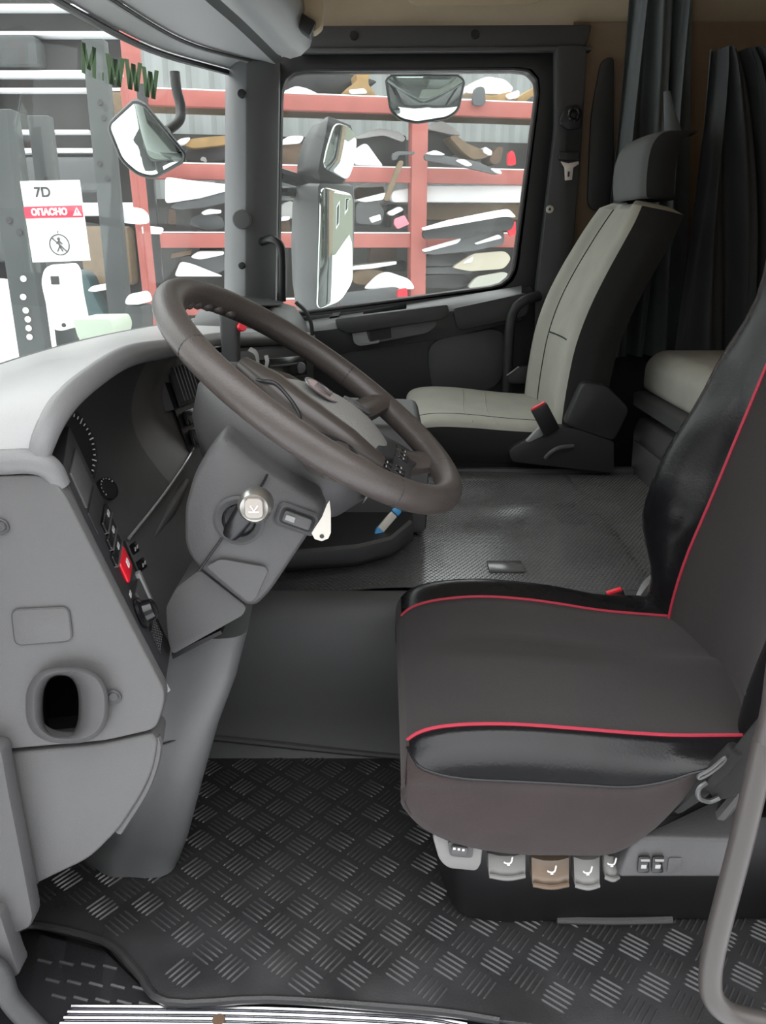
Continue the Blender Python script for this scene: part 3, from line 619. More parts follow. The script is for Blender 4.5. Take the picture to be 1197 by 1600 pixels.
# rocker recess
rc = onY(465, 811, .986); ax = (V3((.93, 0, -.36)), V3((0, 1, 0)), V3((.36, 0, .93)))
def rock(w, h, r, dy, c=rc): return [c + ax[0] * x + ax[2] * z + YP * dy for x, z in rrect(w, h, r)]
bm = nb(); loft(bm, [rock(.056, .032, .008, -.001), rock(.050, .027, .007, -.003), rock(.045, .022, .006, -.002)], cap=False); add('switch_bezel', bm, GREYD, colm)
bm = nb(); prism(bm, rock(.047, .024, .006, -.0005), (0, -.001, 0)); add('switch_well', bm, BLACK, colm)
bm = nb(); prism(bm, rock(.037, .015, .003, -.001), (0, -.006, 0)); rk_ = add('rocker', bm, GREYM, colm, bevel=.0015)
bm = nb(); box(bm, rc + ax[0] * -.009 + YM * .008, (.012, .002, .007), ax); add('rocker_mark', bm, GREYL, rk_)
# lower shroud
bm = nb(); q = pxY([(258, 950), (275, 918), (312, 890), (386, 948), (380, 962), (268, 1024), (262, 1000)], 1.02); prism(bm, round_poly(q, .008), (0, .22, 0)); add('lower_shroud', bm, GREYM, colm, bevel=.006)
bm = nb(); q = pxY([(322, 884), (345, 872), (415, 884), (420, 890), (400, 935), (388, 940)], .9865); prism(bm, round_poly(q, .006), (0, -.004, 0)); add('shroud_flap', bm, GREYM, colm, bevel=.002)
# pedestal cover
bm = nb(); rings = []
for (yl, xl, xr, Y0) in ((962, 225, 390, 1.10), (1030, 235, 372, 1.08), (1100, 225, 345, 1.07), (1180, 205, 322, 1.07), (1270, 180, 298, 1.08), (1335, 168, 285, 1.09), (1350, 168, 282, 1.09)):
    a, b = onY(xl - 60, yl, Y0 + .10), onY(xr, yl - 6, Y0 + .07)
    m1, m2 = onY(xl - 10, yl + 4, Y0 + .01), onY(xr - 38, yl + 6, Y0)
    e = [a + V3((0, .12, 0)), a, m1, m1.lerp(m2, .5) + V3((0, -.004, 0)), m2, m2.lerp(b, .55) + V3((.012, -.018, 0)), b, b + V3((-.01, .15, 0))]
    e = [V3((p.x, p.y, (a.z + b.z) / 2 if yl < 1300 else max(.012, p.z))) for p in e]
    rings.append(cat_rom(e, 4))
rings[-1] = [V3((p.x, p.y, .010)) for p in rings[-1]]
loft(bm, rings); add('pedestal_cover', bm, COVER, colm, ang=60)
bm = nb(); tube(bm, [onY(215, 1170, 1.076), onY(270, 1158, 1.07), onY(318, 1130, 1.09)], .0018, 6); add('cover_seam', bm, DARK, colm)
bm = nb(); prism(bm, pxY([(268, 1022), (345, 985), (347, 990), (270, 1030)], 1.05), (0, .05, 0)); add('cover_gap', bm, BLACK, colm)
# lever on the column (stands up behind the rim)
bm = nb(); loft(bm, [[onY(x, y, 1.46) + V3((a, b, 0)) for a, b in rrect(w, .026, .008, 3)] for x, y, w in ((362, 600, .026), (362, 560, .03), (360, 530, .032), (360, 502, .036), (358, 490, .034), (358, 484, .02))]); lv = add('column_lever', bm, GREYD, colm, ang=60)
add('lever_button', disc(nb(), onY(377, 511, 1.44), V3((.6, -1, .2)), .008, .008, 16), RED, lv, 'small red button')

whl = thing('steering_wheel', 'brown-black leather steering wheel with grey airbag pad', 'steering wheel', WC)
Rw, rw = .2325, .0198
def rim_arc(a0, a1, r=rw, n=40):
    return [WL(Rw * math.cos(a0 + (a1 - a0) * k / n), Rw * math.sin(a0 + (a1 - a0) * k / n)) for k in range(n + 1)]
bm = nb(); tube(bm, rim_arc(0, 2 * math.pi * 71 / 72, n=71), rw, 20, closed=True, smooth=False); add('rim', bm, RIM, whl)
for a in (-2.22, -.88, .32, 1.49):
    bm = nb(); c = WL(Rw * math.cos(a), Rw * math.sin(a)); t = WU * -math.sin(a) + WV * math.cos(a); r_ = WU * math.cos(a) + WV * math.sin(a)
    lathe(bm, [(rw * .97, -.0018), (rw * 1.012, 0), (rw * .97, .0018)], c, t, r_, WN, 24); add('rim_seam', bm, BLACK, whl)
# finger bumps along the inner front of the rim
bm = nb()
for k in range(9):
    a = 2.55 + k * .13; c = WL((Rw - .016) * math.cos(a), (Rw - .016) * math.sin(a), -.008); lathe(bm, [(.002, -.010), (.006, -.006), (.0075, 0), (.006, .006), (.002, .010)], c, WU * -math.sin(a) + WV * math.cos(a), WN, WU * math.cos(a) + WV * math.sin(a), 10)
add('grip_bumps', bm, RIM, whl)
# airbag pad: domed wedge, low and narrow in front, wide and high towards the driver
PU = [(-.095, -.060, .030), (-.085, -.038, .050), (-.06, -.020, .068), (-.03, -.004, .080), (.0, .006, .088), (.04, .012, .096), (.08, .010, .100), (.115, .000, .098), (.135, -.012, .090), (.142, -.035, .084)]
bm = nb(); rings = []
for u_, hc, w_ in PU:
    rings.append(cat_rom([WL(u_, w_ * .70 * a + .012, hc - d * (1 if abs(a) < 1 else 1)) for a, d in ((-1.0, .045), (-1.03, .035), (-.96, .022), (-.7, .010), (-.35, .003), (0, 0), (.35, .003), (.7, .010), (.96, .022), (1.03, .035), (1.0, .045))], 3))
rings = [list(c) for c in zip(*[cat_rom(list(c), 3) for c in zip(*rings)])]
loft(bm, rings); add('airbag_pad', bm, PAD, whl, ang=60)
# emblem: raised oval ring with a small beast-like relief left as plain crest lines
ec = WL(.004, .0, .0075)
bm = nb(); lathe(bm, [(.029, 0), (.029, .0012), (.0265, .0016), (.025, .0008)], ec, WN, WU, WV, 32); em = add('emblem', bm, DULL, whl)
bm = nb(); lathe(bm, [(.025, 0), (.025, .0012), (.001, .0018)], ec, WN, WU, WV, 28); add('emblem_face', bm, mat('emblem_red_silver', (.42, .30, .29), .35, .6, noise=.5, nscale=160), em)
bm = nb()
for a in (-.9, -.3, .3, .9): tube(bm, [ec + WU * (-.012) + WV * (a * .013) + WN * .002, ec + WU * .002 + WV * (a * .016) + WN * .003, ec + WU * .014 + WV * (a * .009) + WN * .002], .0012, 6, n=3)
add('emblem_relief', bm, DULL, em)
# hub side bolsters, spokes
hubm = mat('hub_plastic', (.045, .038, .034), .32)
for s in (-1, 1):
    hb = .020 if s < 0 else -.012
    bm = nb(); tube(bm, [WL(-.10, s * .055, -.035 + hb), WL(-.05, s * .080, -.030 + hb), WL(.01, s * .092, -.030 + hb), WL(.07, s * .090, -.030 + hb), WL(.125, s * .070, -.034 + hb)], [.012, .021, .023, .021, .014], 12); add('hub_bolster', bm, hubm, whl)
    bm = nb(); tube(bm, [WL(.05, s * .10, -.03), WL(.065, s * .15, -.026), WL(.078, s * .19, -.012), WL(.085, s * .215, -.002)], [.036, .033, .030, .030], 12, flat=.55); add('spoke', bm, RIM, whl)
    bm = nb(); tube(bm, [WL(.12, s * .06, -.034), WL(.165, s * .085, -.030), WL(.195, s * .105, -.014), WL(.21, s * .112, -.002)], [.040, .038, .032, .028] if s > 0 else [.03, .028, .022, .019], 12, flat=.5); add('spoke', bm, RIM, whl)
    for i in range(3):
        for j in range(2):
            c = WL(.135 + j * .022, s * (.022 + i * .022) + .004 * s * j, -.0125); bt = add('button', box(nb(), c, (.017, .017, .004), (WU, WV, WN)), GLOSSK, whl, bevel=.0015)
            add('symbol', box(nb(), c + WN * .0024, (.002, .007, .0006), (WU, WV, WN)), PRINT, bt)
bm = nb(); prism(bm, round_poly([WL(.105, -.085, -.022), WL(.105, .085, -.022), WL(.15, .105, -.020), WL(.188, .098, -.018), WL(.176, .03, -.02), WL(.176, -.03, -.02), WL(.188, -.098, -.018), WL(.15, -.105, -.02)], .012), WN * .008); add('button_panel', bm, DARK, whl, bevel=.003)
bm = nb(); prism(bm, round_poly([WL(.112, -.05, -.014), WL(.112, .056, -.014), WL(.14, .045, -.014), WL(.14, -.035, -.014)], .01), WN * .010); add('pad_tab', bm, DARK, whl, bevel=.002)
# thumb latch at the far pad corner
bm = nb(); prism(bm, round_poly([WL(.06, .085, -.004), WL(.03, .10, -.006), WL(.055, .125, -.006), WL(.085, .10, -.004)], .008), WN * .004); add('pad_latch', bm, GREYM, whl, bevel=.001)
# loose cable over the hub and a torn curl of film
bm = nb(); tube(bm, [WL(-.095, -.04, -.03), WL(-.066, -.095, -.008), WL(-.047, -.100, .002), WL(-.02, -.108, -.001), WL(.001, -.126, -.005), WL(.011, -.140, -.009), WL(.033, -.132, -.009), WL(.071, -.112, -.006), WL(.11, -.09, -.014)], .0026, 8); add('loose_cable', bm, BLACK, whl)
bm = nb()
c = [WL(-.075, -.06, -.02), WL(-.085, -.055, -.004), WL(-.094, -.057, .006), WL(-.103, -.068, .008)]
c2 = [p + V3((.002, .014, .003)) for p in c]; sheet(bm, c, c2, 10, 2)
c = [WL(-.072, -.045, -.02), WL(-.078, -.038, .0), WL(-.086, -.03, .006)]
sheet(bm, c, [p + V3((.004, .010, .0)) for p in c], 8, 2); add('torn_film', bm, mat('clear_film', (.22, .22, .21), .2), whl)
# white tag hanging by the column
tg = thing('paper_tag', 'white pointed tag with a small hole hanging at the column edge', 'tag', onY(503, 812, .975))
bm = nb(); q = pxY([(515, 782), (517, 800), (517, 832), (513, 841), (503, 845), (492, 842), (487, 833), (491, 826), (503, 808), (511, 788)], .972); prism(bm, q, (0, -.001, 0)); add('tag_plate', bm, IVORY, tg)
add('tag_hole', disc(nb(), onY(503, 838, .9705), YM, .0028, .0006, 12), INK, tg)

# ------------------------------------------------------------------ driver seat
ds = thing('driver_seat', 'black driver seat in a leatherette cover with red piping', 'seat', (.3, 1.15, 0))
SEC = [(-.80, .0), (-.95, .10), (-1.0, .35), (-1.01, .62), (-1.025, .73), (-.985, .85), (-.91, .945), (-.84, 1.0), (-.6, .985), (-.3, .965), (0, .955), (.3, .965), (.55, .985), (.66, 1.0), (.78, 1.09), (.90, 1.07), (1.0, .9), (1.02, .5), (.9, .0)]
ST = [(.130, .225, .212, .19, 1.145), (.078, .25, .235, .222, 1.143), (.040, .292, .275, .243, 1.141), (.024, .335, .300, .25, 1.14), (.028, .372, .285, .253, 1.14), (.052, .394, .25, .255, 1.14), (.098, .405, .222, .256, 1.14), (.17, .408, .205, .257, 1.14), (.25, .402, .203, .257, 1.14), (.31, .395, .207, .256, 1.14), (.36, .389, .25, .254, 1.14), (.40, .386, .31, .253, 1.14), (.46, .384, .345, .252, 1.14), (.52, .382, .35, .25, 1.14), (.555, .382, .35, .24, 1.14)]
def pt_grid(ST, SEC, ns=4, nt=3):
    rows = []
    for x, zt, zb, w, yc in ST:
        rows.append([V3((x, yc + a * w, zb + b * (zt - zb))) for a, b in SEC])
    rows = [cat_rom(r, nt) for r in rows]
    return [list(c) for c in zip(*[cat_rom(list(c), ns) for c in zip(*rows)])]
GS = pt_grid(ST, SEC); nt = 3
for r in GS:
    for j, p in enumerate(r):
        x = p.x
        if 21 <= j <= 39: p.z += .006 * math.sin((x - .05) * 9) * (1 if j > 30 else -.6)
i_f = 17
def part(name, m_, i0, i1, j0, j1, thick=0, lab=None): 
    bm = nb(); grid(bm, [r[j0:j1 + 1] for r in GS[i0:i1 + 1]]); return add(name, bm, m_, ds, lab, ang=70)
n_i = len(GS) - 1
jn, jp, jq, je = 4 * nt, 7 * nt, 13 * nt, len(GS[0]) - 1
for i in range(i_f, i_f + 9):      # round the front end of the near bolster
    t = (i - i_f) / 9; jn2 = jn + (jp - jn) * .85 * (1 - math.sqrt(max(0, 1 - (1 - t) ** 2))); r = [p.copy() for p in GS[i]]
    for j in range(jp + 1):
        x = j * jn2 / jn if j <= jn else jn2 + (j - jn) * (jp - jn2) / (jp - jn); k = min(jp - 1, int(x)); GS[i][j] = r[k].lerp(r[k + 1], x - k)
part('seat_cloth', FABD, i_f, n_i, jp, jq)
part('front_cloth', SKIRT, 0, i_f, 0, je)
part('side_bolster', LEATHER, i_f, n_i, jn, jp, lab='shiny black side bolster nearest the door'); part('side_bolster', LEATHER, i_f, n_i, jq, 17 * nt, lab='shiny black side bolster along the engine tunnel')
part('side_skirt', SKIRT, i_f, n_i, 0, jn); part('side_skirt', SKIRT, i_f, n_i, 17 * nt, je)
for j in (jp, jq):
    bm = nb(); tube(bm, [GS[i][j] + V3((0, 0, .001)) for i in range(i_f, n_i + 1, 2)] + [], .0028, 8, n=2); add('red_piping', bm, PIPE, ds)
bm = nb(); tube(bm, [GS[i_f][j] for j in range(jn, jp + 1)], .0028, 8, n=2); add('bolster_seam', bm, FABD, ds)
bm = nb(); tube(bm, [GS[i][jn] for i in range(i_f, n_i + 1, 2)], .002, 8, n=2); add('bolster_seam', bm, LEATHER, ds)
# backrest
BST = [(.520, .352, .0), (.526, .42, .0), (.542, .50, .0), (.565, .58, .0), (.592, .68, .0), (.622, .79, .0), (.652, .90, .0), (.682, 1.0, .0), (.712, 1.1, .0), (.735, 1.17, .0)]
BSEC = [(1.0, -.13), (1.06, -.08), (1.07, -.03), (1.05, .015), (.98, .045), (.86, .052), (.74, .042), (.60, .022), (.35, .008), (0, .0), (-.35, .008), (-.6, .022), (-.74, .042), (-.86, .052), (-.98, .045), (-1.05, .015), (-1.07, -.03), (-1.06, -.08), (-1.0, -.13)]
def back_grid(BST, BSEC, w, yc, nt=3, ns=3, mix=0):
    rows = []
    for k, (x, z, _) in enumerate(BST):
        a = BST[max(0, k - 1)]; b = BST[min(len(BST) - 1, k + 1)]; t = V3((b[0] - a[0], 0, b[1] - a[1])).normalized(); f = (V3((-t.z, 0, t.x)) * (1 - mix) + V3((-mix, 0, 0))).normalized()
        ww = w * (1 - .0 * k) if not _ else w * _
        rows.append(cat_rom([V3((x, yc + s * ww, z)) + f * d for s, d in BSEC], nt))
    return [list(c) for c in zip(*[cat_rom(list(c), ns) for c in zip(*rows)])]
GB = back_grid(BST, BSEC, .25, 1.15)
for i, r in enumerate(GB):
    for j, p in enumerate(r):
        if 2 < j < 20: p.x -= .05 * math.exp(-((p.z - .62) / .14) ** 2) * math.sin(math.pi * (j - 2) / 18) ** .7
        if j < 20 and p.z < .50: k_ = min(1, (.50 - p.z) / .08) * (1 - j / 20); p.y -= .045 * k_; p.x += .035 * k_
        if j < 21:
            p.x += .010 * math.sin(i * .9 + j * .35) * max(0, 1 - abs(j - 8) / 9); p.y += .006 * math.sin(i * 1.3)
def bpart(name, m_, j0, j1, lab=None, G=None, par=None, i0=0, i1=None):
    G_ = G or GB; bm = nb(); grid(bm, [r[j0:j1 + 1] for r in G_[i0:(i1 or len(G_) - 1) + 1]]); return add(name, bm, m_, par or ds, lab, ang=70)
bpart('back_cloth', FABD, 21, 36); bpart('back_bolster', LEATHER, 0, 21, 'creased black bolster on the tunnel side'); bpart('back_bolster', LEATHER, 36, 54, 'black bolster on the door side')
for j in (21,):
    bm = nb(); tube(bm, [GB[i][j] + V3((-.001, 0, 0)) for i in range(0, len(GB), 2)], .0028, 8, n=2); add('red_piping', bm, PIPE, ds)
bm = nb(); tube(bm, [GB[i][4] for i in range(0, len(GB), 2)], .005, 8, n=2); add('cover_seam', bm, BLACK, ds)
bm = nb(); grid(bm, [[r[0], r[0].lerp(r[-1], .5) + V3((.03, 0, 0)), r[-1]] for r in GB]); add('back_shell', bm, BLACK, ds)
_c = sum(GB[-1], V3()) / len(GB[-1]); bm = nb(); loft(bm, [GB[-1]] + [[p.lerp(_c, k) + V3((h * .5, 0, h)) for p in GB[-1]] for k, h in ((.1, .025), (.3, .045), (.6, .055), (.95, .058))]); add('back_top', bm, LEATHER, ds, ang=70)
# gap fabric between cushion and backrest
bm = nb(); sheet(bm, [GS[-1][j] for j in range(jp, jq + 1, 3)], [GB[2][j] for j in range(36, 20, -2)], 10, 3); add('cover_fold', bm, FABD, ds)
# base
bm = nb(); prism(bm, round_poly([onZ(692, 1385, .03), onZ(712, 1432, .012), onZ(770, 1443, .012), V3((.62, 1.0, .012)), V3((.62, 1.36, .012)), V3((.06, 1.36, .012))], .02), (0, 0, .19)); add('seat_base', bm, BLACK, ds, bevel=.01)
bm = nb(); tube(bm, [onZ(870, 1437, .016), onZ(960, 1439, .016), onZ(1050, 1437, .016)], .006, 8); add('base_edge_highlight', bm, GREYM, ds)  # paler tube standing in for the highlight along the base edge
bm = nb(); box(bm, (.30, 1.02, .125), (.36, .03, .014)); add('slide_rail', bm, GLOSSK, ds, bevel=.003)
# front switch box
q = round_poly(pxY([(674, 1302), (756, 1312), (752, 1352), (745, 1362), (700, 1358), (686, 1345)], .915), .012)
bm = nb(); prism(bm, q, (0, .06, 0)); bx = add('switch_box', bm, GREYS, ds, bevel=.005)
q = round_poly(pxY([(699, 1312), (740, 1317), (738, 1338), (703, 1335)], .914), .005); bm = nb(); prism(bm, q, (0, -.004, 0)); add('box_bezel', bm, GREYM, bx, bevel=.001)
q = round_poly(pxY([(705, 1318), (731, 1320), (729, 1334), (704, 1332)], .910), .004); bm = nb(); prism(bm, q, (0, -.006, 0)); add('box_rocker', bm, GREYM, bx, bevel=.002)
bm = nb()
for k in range(3): box(bm, onY(710 + k * 7, 1326 + k, .9035), (.003, .001, .003))
add('rocker_dots', bm, WHITE, bx)
# adjusting levers
def lever(x0, x1, y0, y1, m_, Y=.925, lab=None):
    w = x1 - x0
    rings = []
    for t, dy in ((0, .035), (.3, .012), (.7, .0), (.92, -.002), (1.0, .004)):
        y = y0 + (y1 - y0) * t
        a, b = onY(x0 - 2 * (1 - t), y, Y + dy), onY(x1, y, Y + dy); m = a.lerp(b, .5) + V3((0, -.006, 0))
        rings.append([a + V3((0, .02, 0)), a, a.lerp(m, .6) + V3((0, -.002, 0)), m, m.lerp(b, .4) + V3((0, -.002, 0)), b, b + V3((0, .02, 0))])
    bm = nb(); loft(bm, rings); l = add('lever', bm, m_, ds, lab, ang=50)
    a, b = onY(x0 + 1, y1, Y - .006), onY(x1 - 1, y1, Y - .006); bm = nb(); tube(bm, [a, a.lerp(b, .5) + V3((0, -.005, 0)), b], .0035, 8); add('lever_lip', bm, m_, l)
    cx, cy = x0 + w * .55, y1 - 22
    c = onY(cx, cy, Y - .012); s = .0075; bm = nb()
    tube(bm, [c + V3((.6 * s, 0, s)), c + V3((.35 * s, 0, -.3 * s)), c + V3((-.5 * s, 0, -.4 * s)), c + V3((-.9 * s, 0, -.1 * s))], .0011, 6, n=3); tube(bm, [c + V3((-.3 * s, 0, -.8 * s)), c + V3((.2 * s, 0, -.8 * s))], .0009, 6, smooth=False)
    add('seat_symbol', bm, WHITE, l); return l
lever(764, 821, 1318, 1368, GREYS); lever(832, 889, 1322, 1382, mat('warm_worn_plastic', (.15, .11, .08), .3, noise=.35, nscale=25), .92, 'brownish shiny lever')
lever(898, 937, 1320, 1383, GREYS, .922); lever(945, 967, 1318, 1370, GREYS, .925)
# side control panel
bm = nb(); f0 = pxY([(966, 1372), (985, 1322), (1000, 1308), (1150, 1312), (1155, 1372)], .90); f1 = [onY(966, 1372, .96), onY(985, 1322, .96), onY(1015, 1270, .965), onY(1080, 1245, .965), onY(1155, 1372, .96)]
loft(bm, [f0, [p + V3((0, .05, 0)) for p in f0]]); pnl = add('side_panel', bm, GREYM, ds, bevel=.006, bseg=3)
bm = nb(); prism(bm, [onY(985, 1325, .905), onY(1000, 1308, .905), onY(1150, 1312, .905), onY(1195, 1215, .97), onY(1188, 1200, .975), onY(1105, 1300, .95), onY(1070, 1240, .97), onY(1030, 1250, .97)], (0, .03, -.01)); add('panel_top', bm, GREYM, ds, ang=30)
bm = nb(); tube(bm, [onY(1100, 1302, .93), onY(1130, 1268, .935), onY(1165, 1225, .945), onY(1205, 1175, .955)], [.012, .010, .009, .009], 8); add('panel_horn', bm, GREYM, ds)
for x in (1006, 1028):
    q = round_poly(pxY([(x - 9, 1336), (x + 10, 1336), (x + 8, 1362), (x - 11, 1362)], .8985), .004); bm = nb(); prism(bm, q, (0, -.003, 0)); w_ = add('window_switch', bm, GLOSSK, pnl, bevel=.001)
    bm = nb(); tube(bm, [onY(x - 6, 1343, .8945), onY(x + 8, 1343, .8945)], .004, 8, smooth=False); add('switch_tip', bm, CHROME, w_)
    bm = nb(); box(bm, onY(x, 1354, .8952), (.007, .0008, .006)); add('switch_mark', bm, PRINT, w_)
q = round_poly(pxY([(1045, 1340), (1066, 1340), (1060, 1362), (1042, 1362)], .8993), .003); bm = nb(); prism(bm, q, (0, -.001, 0)); add('blank_cover', bm, GREYM, pnl, bevel=.0004)
# belt webbing and buckle beside the seat
blt = thing('driver_belt', 'black driver seat belt webbing with a steel ring at the seat corner', 'seat belt', (.45, .9, .25))
bm = nb(); q = pxY([(1210, 1095), (1210, 1190), (1150, 1245), (1118, 1252), (1104, 1232), (1128, 1196), (1165, 1150)], .872); prism(bm, round_poly(q, .01), (0, .004, 0)); add('webbing', bm, FABK, blt, bevel=.0012)
bm = nb(); tube(bm, [onY(1092, 1212, .868), onY(1110, 1202, .866), onY(1132, 1184, .864), onY(1130, 1192, .864), onY(1110, 1208, .866), onY(1094, 1216, .868)], .0022, 6, closed=True); add('belt_slider', bm, WORN, blt)
bm = nb(); tube(bm, [onY(1104, 1222, .87), onY(1092, 1232, .868), onY(1092, 1246, .868), onY(1108, 1252, .868), onY(1124, 1246, .868)], .0035, 8); add('steel_ring', bm, WORN, blt)
bm = nb(); tube(bm, [onY(1060, 1262, .91), onY(1090, 1235, .895), onY(1120, 1205, .885), onY(1150, 1170, .88)], [.012, .02, .022, .018], 8, flat=.6); add('anchor_strap', bm, FABK, blt)
bk = thing('belt_buckle', 'black belt buckle with red button behind the driver cushion', 'belt buckle', onY(965, 935, 1.42))
def buckle(root, c, up, side, s=1.0):
    f = up.cross(side).normalized()
    add('buckle_body', box(nb(), c, (.042 * s, .018 * s, .075 * s), (side, f, up)), BLACK, root, bevel=.004)
    add('release_button', box(nb(), c + up * .037 * s, (.036 * s, .014 * s, .008 * s), (side, f, up)), RED, root, 'red release button', bevel=.001)
buckle(bk, onY(966, 945, 1.42), V3((-.35, 0, .94)).normalized(), V3((.94, 0, .35)).normalized(), .8)
bm = nb(); sheet(bm, [onY(990, 938, 1.44), onY(1004, 910, 1.46), onY(1022, 893, 1.48)], [onY(992, 945, 1.43), onY(1010, 925, 1.45), onY(1026, 905, 1.47)], 10, 2, lambda u, v: V3((0, -.006 * math.sin(math.pi * v), 0))); add('height_lever', bm, GREYL, ds, 'pale grey lever behind the cushion')
bm = nb(); tube(bm, [onY(985, 950, 1.40), onY(1010, 948, 1.395), onY(1030, 938, 1.40), onY(1024, 905, 1.42)], .005, 8); add('cover_strap', bm, BLACK, ds)

# ------------------------------------------------------------------ passenger seat
ps = thing('passenger_seat', 'grey cloth passenger seat with black sides and headrest', 'seat', (.35, 2.6, 0))
PST = [(.13, .425, .40, .24, 2.6), (.095, .445, .395, .252, 2.6), (.082, .468, .392, .258, 2.6), (.085, .49, .39, .262, 2.6), (.11, .507, .39, .265, 2.6), (.17, .514, .39, .265, 2.6), (.26, .510, .39, .265, 2.6), (.36, .500, .39, .265, 2.6), (.47, .492, .39, .262, 2.6), (.60, .49, .39, .26, 2.6)]
PSEC = [(-.9, -.1), (-.98, .2), (-1.0, .6), (-.985, .82), (-.94, .95), (-.82, 1.02), (-.66, 1.0), (-.3, .94), (0, .92), (.3, .95), (.6, 1.05), (.8, 1.12), (.93, 1.05), (1.0, .75), (1.0, .1)]
G_ = pt_grid(PST, PSEC)
bm = nb(); grid(bm, [r[9:] for r in G_]); add('seat_cushion', bm, FABG, ps, ang=70)
bm = nb(); grid(bm, [r[:10] for r in G_]); add('cushion_side', bm, FABK, ps, ang=70)
for k in (5 * 3, 6 * 3):
    pass
bm = nb(); tube(bm, [r[18] + V3((0, 0, -.001)) for r in G_[12::2]], .0025, 6, n=2); add('cushion_seam', bm, FABK, ps)
for i in (24, 27): 
    bm = nb(); tube(bm, [G_[i][j] + V3((.01 * math.sin(j * .25), 0, .0)) for j in range(12, 34, 2)], .0018, 6, n=2); add('cushion_crease', bm, FABG, ps)
PB = [(.535, .47, 1), (.537, .53, 1), (.545, .62, 1), (.56, .72, 1), (.59, .82, 1), (.63, .91, .97), (.672, .99, .92), (.705, 1.05, .86), (.73, 1.095, .74)]
PBS = [(.95, -.11), (1.02, -.08), (1.04, -.03), (1.0, .02), (.9, .045), (.75, .04), (.62, .012), (.3, .004), (0, .0), (-.3, .004), (-.62, .012), (-.75, .03), (-.88, .030), (-.96, .012), (-1.0, -.02), (-1.02, -.06), (-.95, -.11)]
G2 = back_grid(PB, PBS, .25, 2.6, mix=.6)
bpart('back_cushion', FABG, 0, 39, G=G2, par=ps); bpart('back_side', FABK, 39, 48, G=G2, par=ps)
bm = nb(); grid(bm, [[r[0], r[0].lerp(r[-1], .5) + V3((.02, 0, 0)), r[-1]] for r in G2]); add('back_shell', bm, FABK, ps)
bm = nb(); loft(bm, [G2[-1], [p + V3((.01, 0, .015)) for p in [q.lerp(sum(G2[-1], V3()) / len(G2[-1]), .3) for q in G2[-1]]]]); add('back_top', bm, FABG, ps, ang=70)
for j in (18, 30):
    bm = nb(); tube(bm, [G2[i][j] for i in range(0, len(G2), 2)], .0025, 6, n=2); add('back_seam', bm, FABK, ps)
i = 9; bm = nb(); tube(bm, [G2[i][j] for j in range(18, 31, 2)], .0025, 6, n=2); add('back_seam', bm, FABK, ps)
HB = [(.745, 1.118, .85), (.730, 1.126, 1), (.724, 1.165, 1.05), (.724, 1.215, 1.05), (.734, 1.258, 1), (.756, 1.284, .95), (.785, 1.294, .85)]
HS = [(.95, -.09), (1.03, -.06), (1.05, -.03), (.98, .0), (.85, .012), (.5, .018), (0, .02), (-.5, .018), (-.85, .012), (-.98, .0), (-1.05, -.03), (-1.03, -.06), (-.95, -.09)]
G3 = back_grid(HB, HS, .14, 2.6, mix=1)
hr = thing('headrest_frame', None, None) if False else None
bpart('headrest', mat('slate_headrest_cloth', (.12, .125, .125), .9, bump=.4, bscale=900), 0, 28, G=G3, par=ps); bpart('headrest_side', FABK, 28, 36, G=G3, par=ps)
bm = nb(); grid(bm, [[r[0], r[0].lerp(r[-1], .5) + V3((.02, 0, 0)), r[-1]] for r in G3]); loft(bm, [G3[-1], [p.lerp(sum(G3[-1], V3()) / len(G3[-1]), .5) + V3((.02, 0, .004)) for p in G3[-1]]]); add('headrest_back', bm, FABK, ps, ang=70)
bm = nb(); prism(bm, [V3((.12, 2.40, .30)), V3((.58, 2.40, .30)), V3((.58, 2.40, .40)), V3((.12, 2.40, .40))], (0, .42, 0)); add('seat_base', bm, BLACK, ps, bevel=.01)
bm = nb(); box(bm, (.36, 2.62, .16), (.40, .34, .32)); add('seat_pedestal', bm, BLACK, ps, bevel=.01)
q = round_poly(pxY([(795, 707), (803, 697), (872, 667), (905, 670), (960, 690), (960, 740), (800, 722)], 2.31), .01); bm = nb(); prism(bm, q, (0, .05, 0)); add('side_shield', bm, DARK, ps, bevel=.006)
q = round_poly(pxY([(882, 665), (912, 597), (950, 603), (985, 640), (960, 690), (905, 672)], 2.30), .02); bm = nb(); prism(bm, q, (0, .05, 0)); add('hinge_cover', bm, DARK, ps, bevel=.008)
bm = nb(); tube(bm, [onY(852, 716, 2.28), onY(862, 706, 2.27), onY(876, 699, 2.27), onY(896, 697, 2.28)], .006, 8); add('recline_lever', bm, GREYM, ps)
pbk = thing('belt_buckle', 'black belt buckle with bright red button at the passenger seat', 'belt buckle', onY(855, 660, 2.30))
buckle(pbk, onY(852, 655, 2.285), V3((-.5, 0, .86)).normalized(), V3((.86, 0, .5)).normalized(), 1.15)
bm = nb(); prism(bm, pxY([(822, 690), (843, 668), (852, 676), (848, 682), (826, 692)], 2.30), (0, .02, 0)); add('buckle_stalk', bm, GREYL, pbk, bevel=.003)
pad_ = thing('armrest', 'dark folded armrest tip between passenger seat and far door', 'armrest', onY(803, 582, 2.88))
bm = nb(); prism(bm, round_poly(pxY([(792, 588), (808, 574), (838, 570), (842, 600), (795, 600)], 2.89), .012), (0, .05, 0)); add('arm_body', bm, DARK, pad_, bevel=.006)
bm = nb(); tube(bm, [onY(792, 587, 2.885), onY(811, 573, 2.885)], .003, 6, smooth=False); add('arm_edge', bm, GREYL, pad_)

